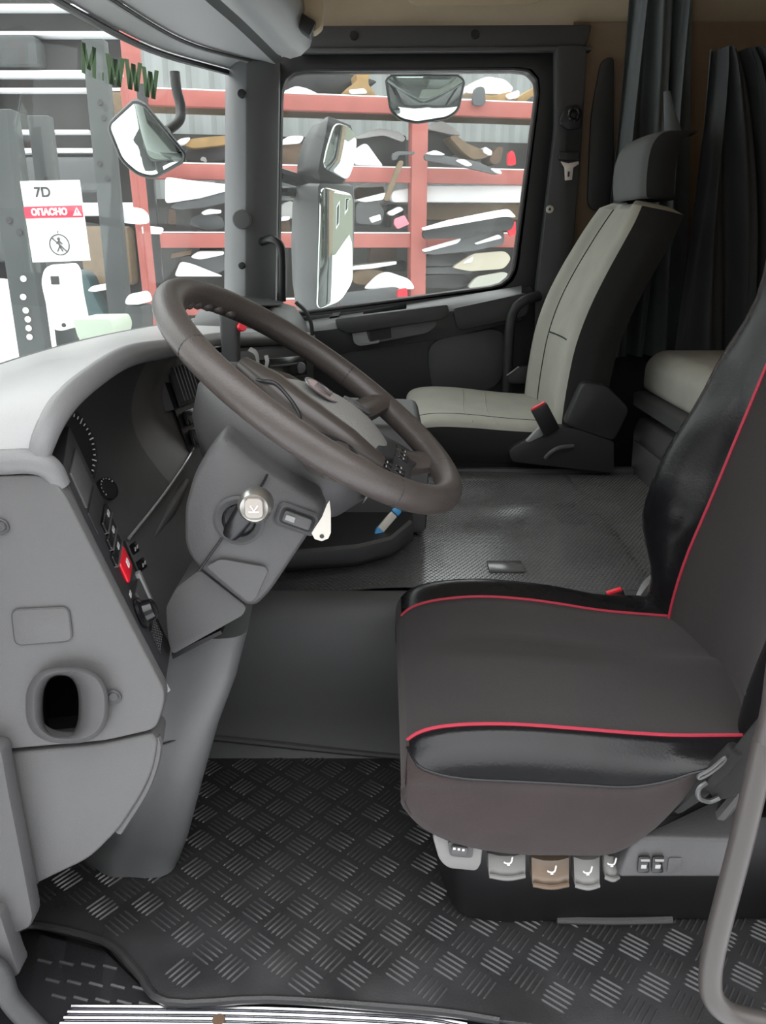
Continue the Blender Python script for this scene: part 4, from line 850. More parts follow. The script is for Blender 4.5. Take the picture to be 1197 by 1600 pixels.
# seat belt on the far pillar
sb = thing('passenger_belt', 'black seat belt guide with pale metal tongue on the far pillar', 'seat belt', onY(890, 220, 2.93))
bm = nb(); prism(bm, round_poly(pxY([(884, 166), (902, 162), (912, 172), (910, 200), (890, 204), (874, 192), (878, 182)], 2.92), .012), (0, .03, 0)); add('belt_guide', bm, BLACK, sb, bevel=.006)
bm = nb(); tube(bm, [onY(893, 170, 2.91), onY(903, 172, 2.91), onY(902, 186, 2.91), onY(890, 184, 2.91)], .005, 8, closed=True); add('guide_loop', bm, GLOSSK, sb)
bm = nb(); prism(bm, pxY([(886, 200), (905, 200), (904, 240), (884, 240)], 2.93), (0, .003, 0)); add('webbing', bm, FABK, sb)
bm = nb(); prism(bm, round_poly(pxY([(873, 236), (907, 238), (906, 250), (874, 250)], 2.92), .006), (0, .02, 0)); add('tongue_grip', bm, BLACK, sb, bevel=.004)
bm = nb(); prism(bm, pxY([(876, 252), (888, 255), (904, 252), (905, 256), (896, 262), (894, 281), (883, 282), (882, 262)], 2.925), (0, .003, 0)); add('metal_tongue', bm, mat('pale_metal', (.75, .66, .62), .4, .3), sb, bevel=.0008)
add('tongue_slot', box(nb(), onY(888.5, 272, 2.923), (.006, .002, .016)), INK, sb)

# ------------------------------------------------------------------ bunk, storage box, curtains
bk2 = thing('bunk', 'grey beige bunk mattress on a grey tray behind the driver seat', 'bunk', (1.0, 2.0, .5))
bm = nb(); prism(bm, round_poly([V3((.80, 2.52, .566)), V3((.80, 2.52, .655)), V3((.84, 2.52, .69)), V3((1.26, 2.52, .69)), V3((1.26, 2.52, .566))], .025), (0, -1.5, 0)); add('mattress', bm, FABG, bk2, bevel=.018, bseg=3, ang=60)
bm = nb(); prism(bm, [V3((.775, 2.52, .52)), V3((.775, 2.53, .558)), V3((.79, 2.53, .565)), V3((1.26, 2.53, .565)), V3((1.26, 2.52, .52))], (0, -1.54, 0)); add('bunk_tray', bm, GREYM, bk2, bevel=.006)
st = thing('storage_box', 'grey plastic storage box on the floor below the bunk', 'storage box', (1.0, 2.2, .32))
bm = nb(); prism(bm, round_poly([V3((.765, 2.44, .31)), V3((.76, 2.44, .46)), V3((.775, 2.44, .50)), V3((1.2, 2.44, .50)), V3((1.2, 2.44, .31))], .012), (0, -1.0, 0)); add('box_body', bm, GREYM, st, bevel=.012)
bm = nb(); prism(bm, [V3((.758, 2.40, .31)), V3((.756, 2.40, .44)), V3((.756, 2.0, .44)), V3((.758, 2.0, .31))], (-.006, 0, 0)); add('box_front', bm, GREYM, st, bevel=.003)
bm = nb(); box(bm, (.752, 2.18, .33), (.008, .05, .02)); add('box_latch', bm, DARK, st, bevel=.002)
bm = nb(); box(bm, (1.0, 1.95, .15), (.46, 1.2, .3)); add('bunk_plinth', bm, BLACK, bk2)

def curtain(name, m_, x0, x1, Y, z0, z1, folds, amp, label, shape=None, n=90):
    bm = nb(); rows = []
    for k in range(25):
        t = k / 24; z = z1 + (z0 - z1) * t
        row = []
        for i in range(n + 1):
            s = i / n; a = s * folds * 2 * math.pi
            x = x0 + (x1 - x0) * s
            if shape: x = shape(s, t)
            y = Y + amp * math.sin(a + .6 * math.sin(t * 3 + s * 5)) * (1 + .25 * math.sin(t * 2)) + .4 * amp * math.sin(2.3 * a + t)
            row.append(V3((x + .012 * math.sin(a * .5 + t * 4), y, z)))
        rows.append(row)
    grid(bm, rows)
    return add(name, bm, m_, None, label, cat='curtain', ang=80)
curtain('curtain', CURT, .715, .95, 2.925, .62, 1.9, 3.5, .034, 'slate grey curtain gathered in folds behind the passenger headrest', lambda s, t: .765 + .21 * s + .02 * t * (s - .3) + .05 * s * t)
curtain('curtain', CURTK, .94, 1.26, 2.60, .60, 1.52, 4, .03, 'wide black curtain spreading over the rear wall above the bunk', lambda s, t: .925 + s * (.14 + .34 * t ** .7))
bm = nb(); tube(bm, [V3((.83, 2.66, 1.42)), V3((.845, 2.65, 1.35)), V3((.865, 2.65, 1.28))], [.01, .018, .03], 10, flat=.7); add('curtain_strap', bm, CURT, None, 'short slate strap of cloth standing above the passenger headrest', cat='strap')

# ------------------------------------------------------------------ near grab bar and door jamb
gb = thing('grab_bar', 'bent grey tubular grab bar beside the driver seat', 'grab bar', (.5, .82, 0))
bm = nb(); tube(bm, [V3((.712, .79, .95)), V3((.69, .79, .90)), onY(1290, 850, .81), onY(1205, 1130, .83), onY(1192, 1175, .83), onY(1160, 1310, .82), onY(1120, 1465, .81), onY(1110, 1530, .805), onY(1118, 1565, .80), onY(1150, 1588, .80), onY(1230, 1605, .80)], .0145, 14); add('bar', bm, mat('brown_grey_painted_tube', (.058, .052, .049), .42), gb)
jm = thing('trim_6', 'grey door jamb strip at the near front pillar', None, (-.55, .83, 0), kind='structure')
bm = nb(); prism(bm, round_poly(pxY([(-90, 1160), (2, 1172), (14, 1240), (32, 1330), (52, 1436), (46, 1452), (20, 1462), (-90, 1440)], .87), .008), (0, .03, 0)); add('jamb_strip', bm, GREYM, jm, bevel=.006)
bm = nb(); prism(bm, round_poly(pxY([(-90, 1420), (0, 1430), (24, 1505), (32, 1522), (10, 1535), (-20, 1500), (-90, 1500)], .85), .008), (0, .03, 0)); add('jamb_foot', bm, GREYM, jm, bevel=.005)
bm = nb(); tube(bm, [onY(-30, 1500, .84), onY(0, 1520, .835), onY(15, 1560, .83), onY(50, 1600, .825), onY(90, 1640, .82)], .014, 10); add('door_seal', bm, GREYD, jm)

# ------------------------------------------------------------------ outside the windows: mirrors
mm = thing('door_mirror', 'tall black door mirror housing outside the far window', 'mirror', (-.3, 3.4, .8))
bm = nb(); rings = []
for y, xl, xr in ((287, 478, 545), (292, 462, 552), (320, 457, 553), (380, 455, 552), (440, 457, 549), (478, 462, 528), (488, 470, 505)):
    a, b = onY(xl, y, 3.42), onY(xr, y, 3.35); f = onY(497 if y > 290 else 500, y, 3.245)
    rings.append([a + V3((.0, .03, 0)), a, a.lerp(f, .5) + V3((-.01, -.03, 0)), f, b, b + V3((0, .06, 0)), a.lerp(b, .5) + V3((0, .12, 0))])
loft(bm, rings); add('mirror_housing', bm, PANELG, mm, ang=60)
mn = V3((.45, -1, -.10)).normalized()
def mirror_plate(name, pts, o, n, root, thick=.01):
    q = [onP(x, y, o, n) for x, y in pts]; q = round_poly(q, .03, 5); return add(name, prism(nb(), q, n * thick), MIRR, root, bevel=.002)
q_o = onY(550, 380, 3.335)
mirror_plate('mirror_glass', [(500, 291), (549, 303), (549, 440), (530, 470), (494, 484)], q_o, V3((.80, -.85, -.05)).normalized(), mm)
wm = thing('wide_mirror', 'rounded black wide-angle mirror above the tall door mirror', 'mirror', (-.27, 3.4, 1.2))
bm = nb(); rings = []
for y, xl, xr in ((188, 505, 530), (196, 488, 548), (220, 474, 556), (250, 465, 552), (272, 464, 545), (285, 480, 535)):
    a, b = onY(xl, y, 3.42), onY(xr, y, 3.35)
    rings.append([a + V3((0, .03, 0)), a, a.lerp(b, .3) + V3((-.005, -.07, 0)), a.lerp(b, .45) + V3((0, -.10, 0)), b, b + V3((0, .06, 0)), a.lerp(b, .5) + V3((0, .14, 0))])
loft(bm, rings); add('mirror_housing', bm, PANELK, wm, ang=60)
mirror_plate('mirror_glass', [(522, 190), (545, 198), (556, 215), (550, 260), (541, 281), (503, 262), (508, 235)], onY(553, 235, 3.325), V3((.72, -.85, -.30)).normalized(), wm)
bm = nb(); tube(bm, [onY(418, 268, 3.06), onY(436, 272, 3.3), onY(480, 285, 3.46), onY(530, 292, 3.44)], .025, 8); add('mirror_arm', bm, PANELK, wm)
bm = nb(); tube(bm, [onY(420, 300, 3.06), onY(440, 300, 3.35), onY(475, 302, 3.44)], .02, 8); add('mirror_arm', bm, PANELK, mm)
km = thing('kerb_mirror', 'wide convex kerb mirror hanging at the top of the far window', 'mirror', (.15, 3.3, 1.5))
kn = V3((-.04, -.74, -.67)).normalized(); ko = onY(665, 150, 3.22)
q = round_poly([onP(x, y, ko, kn) for x, y in ((603, 124), (612, 117), (716, 117), (726, 126), (716, 172), (700, 184), (650, 192), (625, 186), (610, 172))], .02)
cK = sum(q, V3()) / len(q)
bm = nb(); loft(bm, [q] + [[p.lerp(cK, k) + kn * (.02 * (1 - (1 - k) ** 2)) for p in q] for k in (.12, .3, .5, .7, .9, .99)]); add('mirror_glass', bm, MIRR, km, ang=60)
bm = nb(); loft(bm, [q, [p.lerp(cK, .0) - kn * .02 for p in q], [p.lerp(cK, .25) - kn * .07 for p in q]]); add('mirror_housing', bm, PANELK, km, ang=50)
bm = nb(); tube(bm, [p + kn * .002 for p in q], .004, 6, closed=True, n=2); add('mirror_rim', bm, BLACK, km)
bm = nb(); box(bm, onY(668, 112, 3.28), (.09, .04, .05)); tube(bm, [onY(668, 112, 3.28), V3((.15, 3.2, 1.60)), V3((.15, 3.05, 1.575))], .018, 8); add('mirror_mount', bm, BLACK, km)
fm = thing('front_mirror', 'tilted convex front mirror on a bent arm outside the windscreen', 'mirror', (-.8, 2.8, 1.35))
fn = V3((.12, -.76, -.64)).normalized(); fo = onY(228, 217, 2.75)
q = round_poly([onP(x, y, fo, fn) for x, y in ((168, 196), (210, 157), (226, 164), (289, 240), (286, 252), (240, 278), (215, 272), (190, 250))], .022)
cF = sum(q, V3()) / len(q)
bm = nb(); loft(bm, [q] + [[p.lerp(cF, k) + fn * (.022 * (1 - (1 - k) ** 2)) for p in q] for k in (.12, .3, .5, .7, .9, .99)]); add('mirror_glass', bm, MIRR, fm, ang=60)
bm = nb(); loft(bm, [q, [p - fn * .015 for p in q], [p.lerp(cF, .25) - fn * .06 for p in q]]); add('mirror_housing', bm, PANELK, fm, ang=50)
bm = nb(); tube(bm, [p + fn * .002 for p in q], .0045, 6, closed=True, n=2); add('mirror_rim', bm, PANELG, fm)
bm = nb(); tube(bm, [onY(273, 112, 2.9), onY(276, 140, 2.9), onY(282, 165, 2.9), onY(280, 188, 2.88), onY(262, 204, 2.85)], .016, 10); add('mirror_arm', bm, BLACK, fm)
# wiper
wp = thing('wiper', 'black windscreen wiper lying along the foot of the windscreen', 'wiper', onY(230, 540, 2.3))
bm = nb(); tube(bm, [onY(178, 562, 2.2), onY(205, 545, 2.3), onY(252, 528, 2.45)], .008, 8); add('wiper_arm', bm, BLACK, wp)
bm = nb(); tube(bm, [onY(168, 560, 2.25), onY(215, 538, 2.35), onY(258, 524, 2.47)], .006, 6); add('wiper_blade', bm, DARK, wp)
# web address decal along the top of the windscreen (mirrored from inside)
dec = thing('window_decal', 'green mirrored web address lettering along the windscreen top', 'decal', (-.7, 2.5, 1.4))
def on_screen(px, py):
    best = None; r = ray(px, py)
    for j in range(6):
        for i in range(29):
            o, a, b = rows[j][i], rows[j][i + 1], rows[j + 1][i]; n = (a - o).cross(b - o)
            t = (o - CP).dot(n) / r.dot(n); P = CP + r * t; w = P - o
            e1_, e2_ = a - o, b - o; d11, d12, d22 = e1_.dot(e1_), e1_.dot(e2_), e2_.dot(e2_); w1, w2 = w.dot(e1_), w.dot(e2_); D = d11 * d22 - d12 * d12
            u, v = (d22 * w1 - d12 * w2) / D, (d11 * w2 - d12 * w1) / D
            if -.01 <= u <= 1.01 and -.01 <= v <= 1.01 and t > 0: best = P
    return (best or CP + r * 2.2) + V3((.004, -.004, 0))
def stroke_letter(x0, y0, w, h, shear, strokes, nm):
    bm = nb()
    for (a, b) in strokes:
        (ax_, ay), (bx_, by) = a, b; wd = .26
        q = [on_screen(x0 + x * w, y0 + y * h + shear * x * w) for x, y in ((ax_ - wd / 2, ay), (ax_ + wd / 2, ay), (bx_ + wd / 2, by), (bx_ - wd / 2, by))]
        prism(bm, q, V3((.001, -.001, 0)))
    add(nm, bm, GREEN, dec)
WS = [((.08, 0), (.3, 1)), ((.3, 1), (.5, .1)), ((.5, .1), (.7, 1)), ((.7, 1), (.92, 0))]
MS = [((.12, 1), (.12, 0)), ((.12, 0), (.5, .8)), ((.5, .8), (.88, 0)), ((.88, 0), (.88, 1))]
stroke_letter(126, 66, 22, 48, .45, MS, 'letter')
stroke_letter(154, 112, 10, 12, .4, [((.5, 0), (.5, 1))], 'dot')
stroke_letter(164, 84, 28, 46, .3, WS, 'letter'); stroke_letter(194, 92, 25, 46, .3, WS, 'letter'); stroke_letter(221, 104, 24, 46, .3, WS, 'letter')

# ------------------------------------------------------------------ the yard
struct('ground', box(nb(), (0, 10, -1.45), (80, 80, .3)), SNOW)
bm = nb(); box(bm, (6, -5.2, 1.0), (40, .3, 4.6)); yb = struct('wall_yard_shade', bm, YARD)  # unseen wall behind the camera, added to dim light through the near door
bm = nb(); box(bm, (7.0, -5.03, 1.2), (1.0, .05, 1.5)); struct('yard_window', bm, WHITE, .01, yb)
bm = nb(); box(bm, (7.0, -5.0, 1.2), (.75, .05, 1.2)); struct('yard_pane', bm, DARK, 0, yb)
dp = struct('wall_depot', box(nb(), (24, 10, 2.5), (.4, 40, 8)), mat('depot_render', (.22, .22, .18), .9))
for y in (3, 7.5, 12, 16.5):
    struct('depot_window', box(nb(), (23.75, y, 2.6), (.1, 1.6, 2.4)), WHITE, 0, dp); struct('depot_pane', box(nb(), (23.7, y, 2.6), (.08, 1.2, 2.0)), DARK, 0, dp)
# red rack: local axis along d
RO = V3((-2.35, 8.6, 0)); RA = math.atan(.226); RX = V3((math.cos(RA), math.sin(RA), 0)); RY = V3((-math.sin(RA), math.cos(RA), 0))
def rk(px, py, dep=0.0): return onP(px, py, RO + RY * dep, RY)
rack = thing('storage_rack', 'red steel storage rack loaded with truck parts across the yard', 'rack', (-1, 8.9, -1.3))
def rbox(bm, x0, x1, d0, d1, z0, z1): return box(bm, RO + RX * ((x0 + x1) / 2) + RY * ((d0 + d1) / 2) + ZP * ((z0 + z1) / 2), (x1 - x0, d1 - d0, z1 - z0), (RX, RY, ZP))
for x in (0, 2.78, 5.6):
    add('rack_post', rbox(nb(), x - .085, x + .085, -.08, .08, -1.3, 2.9 if x == 0 else 2.45), RACK, rack, bevel=.01)
for z in (2.31, 1.66, 1.02, .36, -.3):
    add('rack_beam', rbox(nb(), .085, 2.70, -.05, .05, z - .07, z + .07), RACK, rack, bevel=.008)
    add('rack_beam', rbox(nb(), 2.86, 5.5, -.05, .05, z - .07, z + .07), RACK, rack, bevel=.008)
    add('rack_shelf', rbox(nb(), .0, 5.6, .09, 1.02, z + .0, z + .03), WOOD, rack)
    add('shelf_snow', rbox(nb(), .1, 5.5, -.04, .045, z + .072, z + .085), SNOW, rack, bevel=.004)
# tin wall behind the rack
bm = nb(); pts = []
n = 120
rw1 = [RO + RX * (-.1 + 8.1 * i / n) + RY * (2.4 + (.05 if (i // 2) % 2 else 0)) for i in range(n + 1)]
grid(bm, [[p + ZP * -1.3 for p in rw1], [p + ZP * 4.0 for p in rw1]]); struct('wall_tin', bm, TIN, ang=20)
bm = nb(); rbox(bm, -.1, 8, 2.2, 2.3, 1.93, 2.25); rbox(bm, -.1, 8, 2.0, 2.38, -1.3, 1.5); struct('wall_tin_base', bm, SHED)

def junk(name, label, cat, px, m_, dep=.05, th=.5, snow=None, bev=.02, rnd=.05, group=None):
    """one load lying on the rack: real thickness, optional snow cap lying on it"""
    if dep >= 0:
        dep = max(dep, .1); th = min(th, .88 - dep)
    else: th = min(th, .06); dep = dep - .12
    q = [rk(x, y, dep) for x, y in px]
    if dep > 0:      # rest on the shelf below
        top = max(p.z for p in q); sh = max([z + .032 for z in (2.31, 1.66, 1.02, .36, -.3) if z + .06 < top - .02])
        for p in q: p.z = max(p.z, sh)
    q = round_poly(q, rnd, 3); bm = nb(); prism(bm, q, RY * th)
    if not snow: return add(name, bm, m_, None, label, cat=cat, bevel=bev, group=group)
    L = q[0]; t = thing(name, label, cat, L, group); add('body', bm, m_, t, bevel=bev)
    for s in (snow if isinstance(snow[0][0], (tuple, list)) else [snow]):
        bm = nb(); prism(bm, round_poly([rk(x, y, dep - .03) for x, y in s], .04, 3), RY * (th * .8)); add('snow_cap', bm, SNOW, t, bevel=.02)
    return t
F = junk
# top level
F('body_panel', 'long dark body panel under snow on the rack top, beside the left window edge', 'panel', [(430, 132), (470, 112), (560, 117), (592, 128), (540, 142), (512, 148), (440, 146)], PANELK, .45, .4, [(436, 146), (462, 134), (480, 138), (505, 150), (436, 150)])
F('frame_bracket', 'rusty ochre triangular bracket on the rack top', 'bracket', [(528, 152), (545, 135), (560, 128), (555, 112), (580, 112), (574, 130), (590, 150)], OCHRE, .02, .3, [(545, 140), (570, 138), (575, 146), (548, 147)])
F('snow_mound', 'tall rounded snow mound on the rack top right of the kerb mirror', 'snow', [(726, 146), (735, 130), (762, 119), (790, 124), (804, 138), (795, 148)], SNOW, .55, .3)
F('engine_part', 'yellowish engine part beside the snow mound on the rack top', 'engine part', [(744, 166), (748, 146), (770, 150), (800, 142), (806, 155), (790, 166)], OCHRE, .0, .35, [(790, 148), (812, 140), (812, 152), (795, 156)])
F('steel_block', 'grey upright steel block in front of the snow mound', 'block', [(738, 165), (742, 136), (758, 134), (760, 165)], PANELG, -.02, .25)
F('yellow_arm', 'yellow bent arm sticking up at the right end of the rack top', 'arm', [(800, 166), (815, 148), (840, 134), (846, 140), (825, 156), (812, 167)], OCHRE, .0, .2)
# upper-middle level
F('fender', 'long black bumper with a white snow cap left of the middle rack post', 'bumper', [(556, 215), (600, 206), (636, 212), (634, 224), (634, 262), (600, 262), (560, 244)], PANELK, .5, .35, [(554, 214), (590, 200), (625, 206), (634, 216), (630, 222), (600, 211), (560, 217)])
F('white_cowl', 'pale snow-covered cowl next to the wide-angle mirror', 'cowl', [(552, 258), (556, 232), (572, 222), (592, 250), (600, 260)], SNOW, .1, .3)
F('hook_bar', 'grey bent steel loop leaning on the middle rack post', 'steel loop', [(613, 250), (613, 240), (622, 236), (648, 237), (648, 241), (624, 242), (620, 250)], PANELG, -.06, .04, rnd=.02, bev=.005)
F('wooden_strut', 'long slanting wooden strut below the steel loop', 'strut', [(624, 250), (632, 252), (616, 292), (606, 315), (600, 312), (610, 286)], WOOD, -.07, .05, bev=.005)
F('big_fender', 'dark fender sloping down right of the middle rack post', 'fender', [(666, 204), (690, 208), (720, 218), (735, 236), (700, 245), (666, 238)], PANELK, .5, .35, [(662, 200), (690, 188), (712, 202), (722, 212), (700, 209), (680, 204)])
F('wing_panel', 'long grey wing panel slanting over the middle red beam', 'panel', [(664, 240), (700, 244), (745, 252), (786, 270), (776, 273), (730, 262), (690, 254), (664, 250)], PANELG, -.12, .3, [[(664, 240), (680, 234), (698, 242), (680, 242)], [(711, 250), (725, 248), (740, 258), (730, 260)], [(766, 262), (780, 264), (786, 272), (775, 270)]])
F('wooden_beam', 'broken brown wooden beam lying above the grey wing panel', 'beam', [(702, 214), (712, 210), (730, 224), (756, 234), (764, 246), (740, 250), (726, 240)], WOOD, .0, .3)
F('crate_end', 'tilted brown board beside the red canister', 'board', [(764, 248), (778, 228), (788, 230), (782, 255), (770, 258)], RUST, .0, .3, [(757, 228), (770, 236), (768, 244), (755, 238)])
F('canister', 'red canister standing on the middle red beam', 'canister', [(794, 258), (795, 240), (800, 234), (805, 240), (807, 258)], RED, -.02, .12, rnd=.03)
F('stacked_castings', 'dark heap of castings left of the wide-angle mirror', 'castings', [(436, 262), (438, 222), (455, 218), (475, 226), (475, 262)], RUST, .1, .5, [(436, 222), (452, 212), (476, 212), (470, 224), (440, 226)])
# lower-middle level
F('snow_slab', 'thick straight slab of snow on the shelf right of the middle post', 'snow', [(612, 316), (612, 298), (660, 290), (828, 290), (828, 316)], SNOW, .1, .7)
F('timber_pile', 'brown timber pile under the straight snow slab', 'timber', [(664, 344), (664, 318), (826, 318), (826, 344)], WOOD, .3, .6)
F('bonnet_panel', 'long black bonnet panel with snow along its top edge', 'panel', [(660, 360), (720, 348), (790, 336), (806, 344), (800, 360), (742, 362), (735, 372), (662, 374)], PANELK, -.2, .06, [(660, 356), (700, 344), (770, 330), (795, 326), (808, 340), (790, 338), (720, 350), (662, 360)])
F('grey_panel', 'grey panel leaning under the long black bonnet panel', 'panel', [(660, 396), (700, 382), (740, 362), (788, 360), (788, 382), (740, 392), (680, 398)], PANELG, -.08, .06, [[(660, 390), (700, 378), (722, 372), (716, 380), (664, 394)], [(742, 380), (780, 366), (785, 372), (745, 382)]])
F('red_tag', 'red rag hanging at the right end of the black bonnet panel', 'rag', [(794, 350), (806, 346), (806, 366), (798, 370), (794, 362)], RED, -.15, .04, rnd=.01, bev=.004)
F('gearbox', 'grey-brown gearbox heap right of the tall door mirror', 'gearbox', [(556, 350), (556, 318), (585, 308), (602, 330), (596, 352)], PANELG, .1, .5, [(556, 312), (580, 306), (604, 300), (600, 312), (570, 316)])
F('white_carton', 'small white carton beside the gearbox heap', 'carton', [(578, 340), (594, 335), (596, 343), (582, 348)], WHITE, -.02, .1, bev=.004, rnd=.01)
F('pink_tag', 'pink rag hanging left of the middle rack post', 'rag', [(617, 342), (632, 336), (640, 350), (622, 358), (616, 350)], mat('pink_cloth', (.75, .2, .26), .8), -.06, .04, rnd=.015, bev=.004)
F('bent_pipe', 'grey bent pipe pointing at the middle rack post', 'pipe', [(620, 356), (655, 344), (655, 336), (630, 338), (602, 332), (604, 326), (630, 326), (630, 344)], PANELG, .0, .1, [(604, 332), (625, 322), (632, 328), (612, 338)], rnd=.02, bev=.01)
# low level
F('wood_log', 'short stack of split logs right of the tall door mirror', 'logs', [(552, 444), (552, 424), (575, 420), (602, 424), (602, 440), (575, 446)], WOOD, .05, .5, [(548, 422), (552, 416), (620, 408), (620, 413), (580, 420)])
F('snow_heap', 'lumpy snow heap at the foot of the middle rack post', 'snow', [(568, 452), (590, 430), (605, 424), (640, 436), (650, 452)], SNOW, -.05, .6)
F('long_plank', 'grey plank lying lowest along the window sill', 'plank', [(530, 480), (532, 458), (620, 448), (634, 456), (634, 480)], PANELG, -.12, .5)
F('red_crate', 'small red crate on the lowest plank', 'crate', [(621, 464), (623, 452), (636, 450), (637, 464)], RED, -.24, .05, bev=.01, rnd=.01)
F('black_panel', 'black louvred panel low on the right side of the rack', 'panel', [(662, 416), (664, 398), (728, 394), (732, 412), (700, 416)], PANELK, .0, .5)
F('beige_fairing', 'beige folded fairing low on the right side of the rack', 'fairing', [(706, 418), (740, 396), (790, 392), (800, 404), (788, 420), (735, 424)], mat('beige_fairing', (.42, .38, .30), .6), -.05, .5, [(722, 412), (740, 400), (738, 410)])
F('pale_strip', 'pale grey strip panel under the black louvred panel', 'panel', [(662, 428), (664, 418), (740, 416), (738, 428)], PANELG, .0, .5)
F('louvre_sheet', 'second black panel lowest on the right side of the rack', 'panel', [(660, 450), (662, 430), (724, 428), (740, 440), (720, 452)], PANELK, .0, .5)
F('lower_fairing', 'pale folded fairing lowest at the right window edge', 'fairing', [(730, 450), (745, 432), (790, 424), (806, 440), (800, 452)], mat('grey_fairing', (.36, .36, .32), .6), -.02, .5)
# seen through the windscreen
F('plank_bundle', 'ochre plank bundle at the left end of the rack, high up', 'planks', [(284, 224), (300, 216), (356, 211), (356, 226), (300, 232)], OCHRE, .0, .15, [(270, 226), (282, 216), (300, 214), (290, 226)])
F('engine_block', 'grey engine block under the ochre plank bundle', 'engine', [(288, 250), (290, 232), (352, 226), (356, 250), (330, 254)], PANELG, .35, .4, [(312, 250), (316, 244), (322, 246), (324, 254)])
F('bumper_shell', 'grey curved bumper carrying a thick bank of snow', 'bumper', [(264, 324), (275, 316), (310, 312), (356, 298), (356, 316), (320, 324), (280, 328)], PANELG, -.04, .6, [(258, 318), (258, 276), (300, 282), (356, 288), (356, 298), (310, 310)])
F('hose_coil', 'grey coil of hose and pipes below the snowy curved bumper', 'hose', [(296, 352), (298, 340), (320, 332), (348, 338), (352, 358), (325, 362)], PANELG, .0, .3, [(314, 332), (325, 326), (346, 328), (346, 333), (318, 336)])
F('brown_board', 'brown board on end beside the leftmost rack post', 'board', [(262, 350), (264, 326), (274, 328), (275, 352)], RUST, .0, .2, rnd=.01, bev=.006)
F('snowy_hood', 'grey hood half buried in snow above the steering wheel', 'hood', [(272, 430), (284, 400), (350, 396), (356, 420), (330, 432)], PANELG, .0, .5, [[(272, 432), (282, 408), (300, 412), (350, 432)], [(296, 402), (310, 392), (350, 392), (350, 398), (312, 406)]])
F('flat_board', 'pale board lying over the snowy hood', 'board', [(266, 404), (268, 396), (300, 390), (298, 398)], WOOD, .0, .3, bev=.006, rnd=.01)

F('oil_can', 'small dark can between the snowy bumper and the wide-angle mirror', 'can', [(476, 262), (476, 246), (490, 244), (492, 262)], PANELK, .2, .15, bev=.01, rnd=.01)
F('axle_stub', 'rusty axle stub on the rack left of the tall door mirror', 'axle', [(436, 366), (438, 346), (452, 342), (456, 366)], RUST, .2, .3, [(436, 346), (440, 338), (454, 338), (452, 344)])
F('sack', 'snow-covered sack at the left window edge above the low beam', 'sack', [(438, 340), (440, 318), (458, 312), (464, 330), (460, 342)], SNOW, .45, .3)
F('wheel_arch', 'black wheel arch standing behind the gearbox heap', 'wheel arch', [(602, 356), (604, 322), (616, 316), (622, 322), (612, 328), (612, 356)], PANELK, .6, .2)
F('rusty_frame', 'rusty frame piece under the snow slab left of the middle rack post', 'frame', [(556, 310), (560, 292), (600, 290), (602, 304), (580, 308)], RUST, .5, .3, [(556, 292), (570, 286), (604, 284), (602, 291), (575, 293)])
F('square_tube', 'grey square tube lying behind the yellowish engine part', 'tube', [(812, 166), (812, 150), (836, 148), (836, 166)], PANELG, .4, .4)
F('small_block', 'small brown wooden block on the low beam right of the tall mirror', 'block', [(600, 382), (602, 366), (616, 364), (618, 380)], WOOD, .12, .2, rnd=.01)
F('dark_crate', 'dark crate in the shade under the low beam left of the middle post', 'crate', [(578, 412), (580, 388), (618, 386), (620, 408)], RUST, .3, .2, rnd=.01)
F('grille_piece', 'dark grille piece behind the split logs', 'grille', [(600, 424), (604, 410), (634, 406), (636, 424)], PANELK, .55, .3)
F('side_skirt', 'grey side skirt panel below the grey leaning panel', 'skirt panel', [(664, 412), (690, 402), (738, 396), (738, 404), (700, 410), (668, 416)], PANELG, .15, .3, [(668, 408), (690, 400), (720, 396), (700, 402)])
F('drum', 'dark brake drum at the left end of the rack below the hose coil', 'drum', [(310, 398), (312, 384), (344, 382), (350, 394)], PANELK, .62, .2, [(312, 386), (316, 380), (340, 379), (346, 383)])
F('wood_offcut', 'brown wood offcut under the grey engine block', 'offcut', [(300, 262), (304, 250), (346, 250), (350, 262)], WOOD, .75, .1, rnd=.01)
# dark shed and steel uprights seen through the left of the windscreen
bm = nb(); box(bm, (-7.6, 14.5, 2.0), (12.4, 1.0, 6.6)); shed = struct('wall_shed', bm, SHED)
for k, (z, x0, x1, h) in enumerate(((1.5, -13.6, -3.2, .20), (2.35, -9.5, -2.0, .07), (2.62, -13.6, -4.5, .05), (3.2, -8.0, -1.6, .05), (3.42, -13.6, -3.0, .09), (3.95, -6.8, -2.4, .06), (4.3, -13.6, -2.2, .07))):
    bm = nb(); box(bm, ((x0 + x1) / 2, 13.9, z), (x1 - x0, .3, h)); struct('snow_ledge', bm, SNOW, .02, shed)
for k, (x, z, w, h) in enumerate(((-6.6, 2.9, .9, .4), (-4.9, 2.0, 1.3, .5), (-4.0, 2.9, .7, .5), (-5.6, 3.7, 1.0, .4), (-3.4, 1.9, .5, .7), (-5.9, 1.0, 1.4, .6), (-4.4, .8, .8, .9))):
    bm = nb(); box(bm, (x, 13.8, z), (w, .4, h)); struct('shed_load', bm, (RUST, PANELG, WOOD, POSTG)[k % 4], .08, shed)
for x in (-11.5, -9.6, -7.7, -6.0):
    bm = nb(); box(bm, (x, 13.95, 1.6), (.18, .12, 5.8)); struct('shed_upright', bm, POSTG, 0, shed)
for k, (x, y, w, h) in enumerate(((-10.6, 13.6, .9, 1.2), (-8.6, 13.6, 1.2, .9), (-6.8, 13.5, .8, 1.5))):
    bm = nb(); box(bm, (x, y, -1.3 + h / 2 + .6), (w, .5, h)); struct('shed_bale', bm, RUST if k == 1 else PANELG, .08, shed)
UPR = []
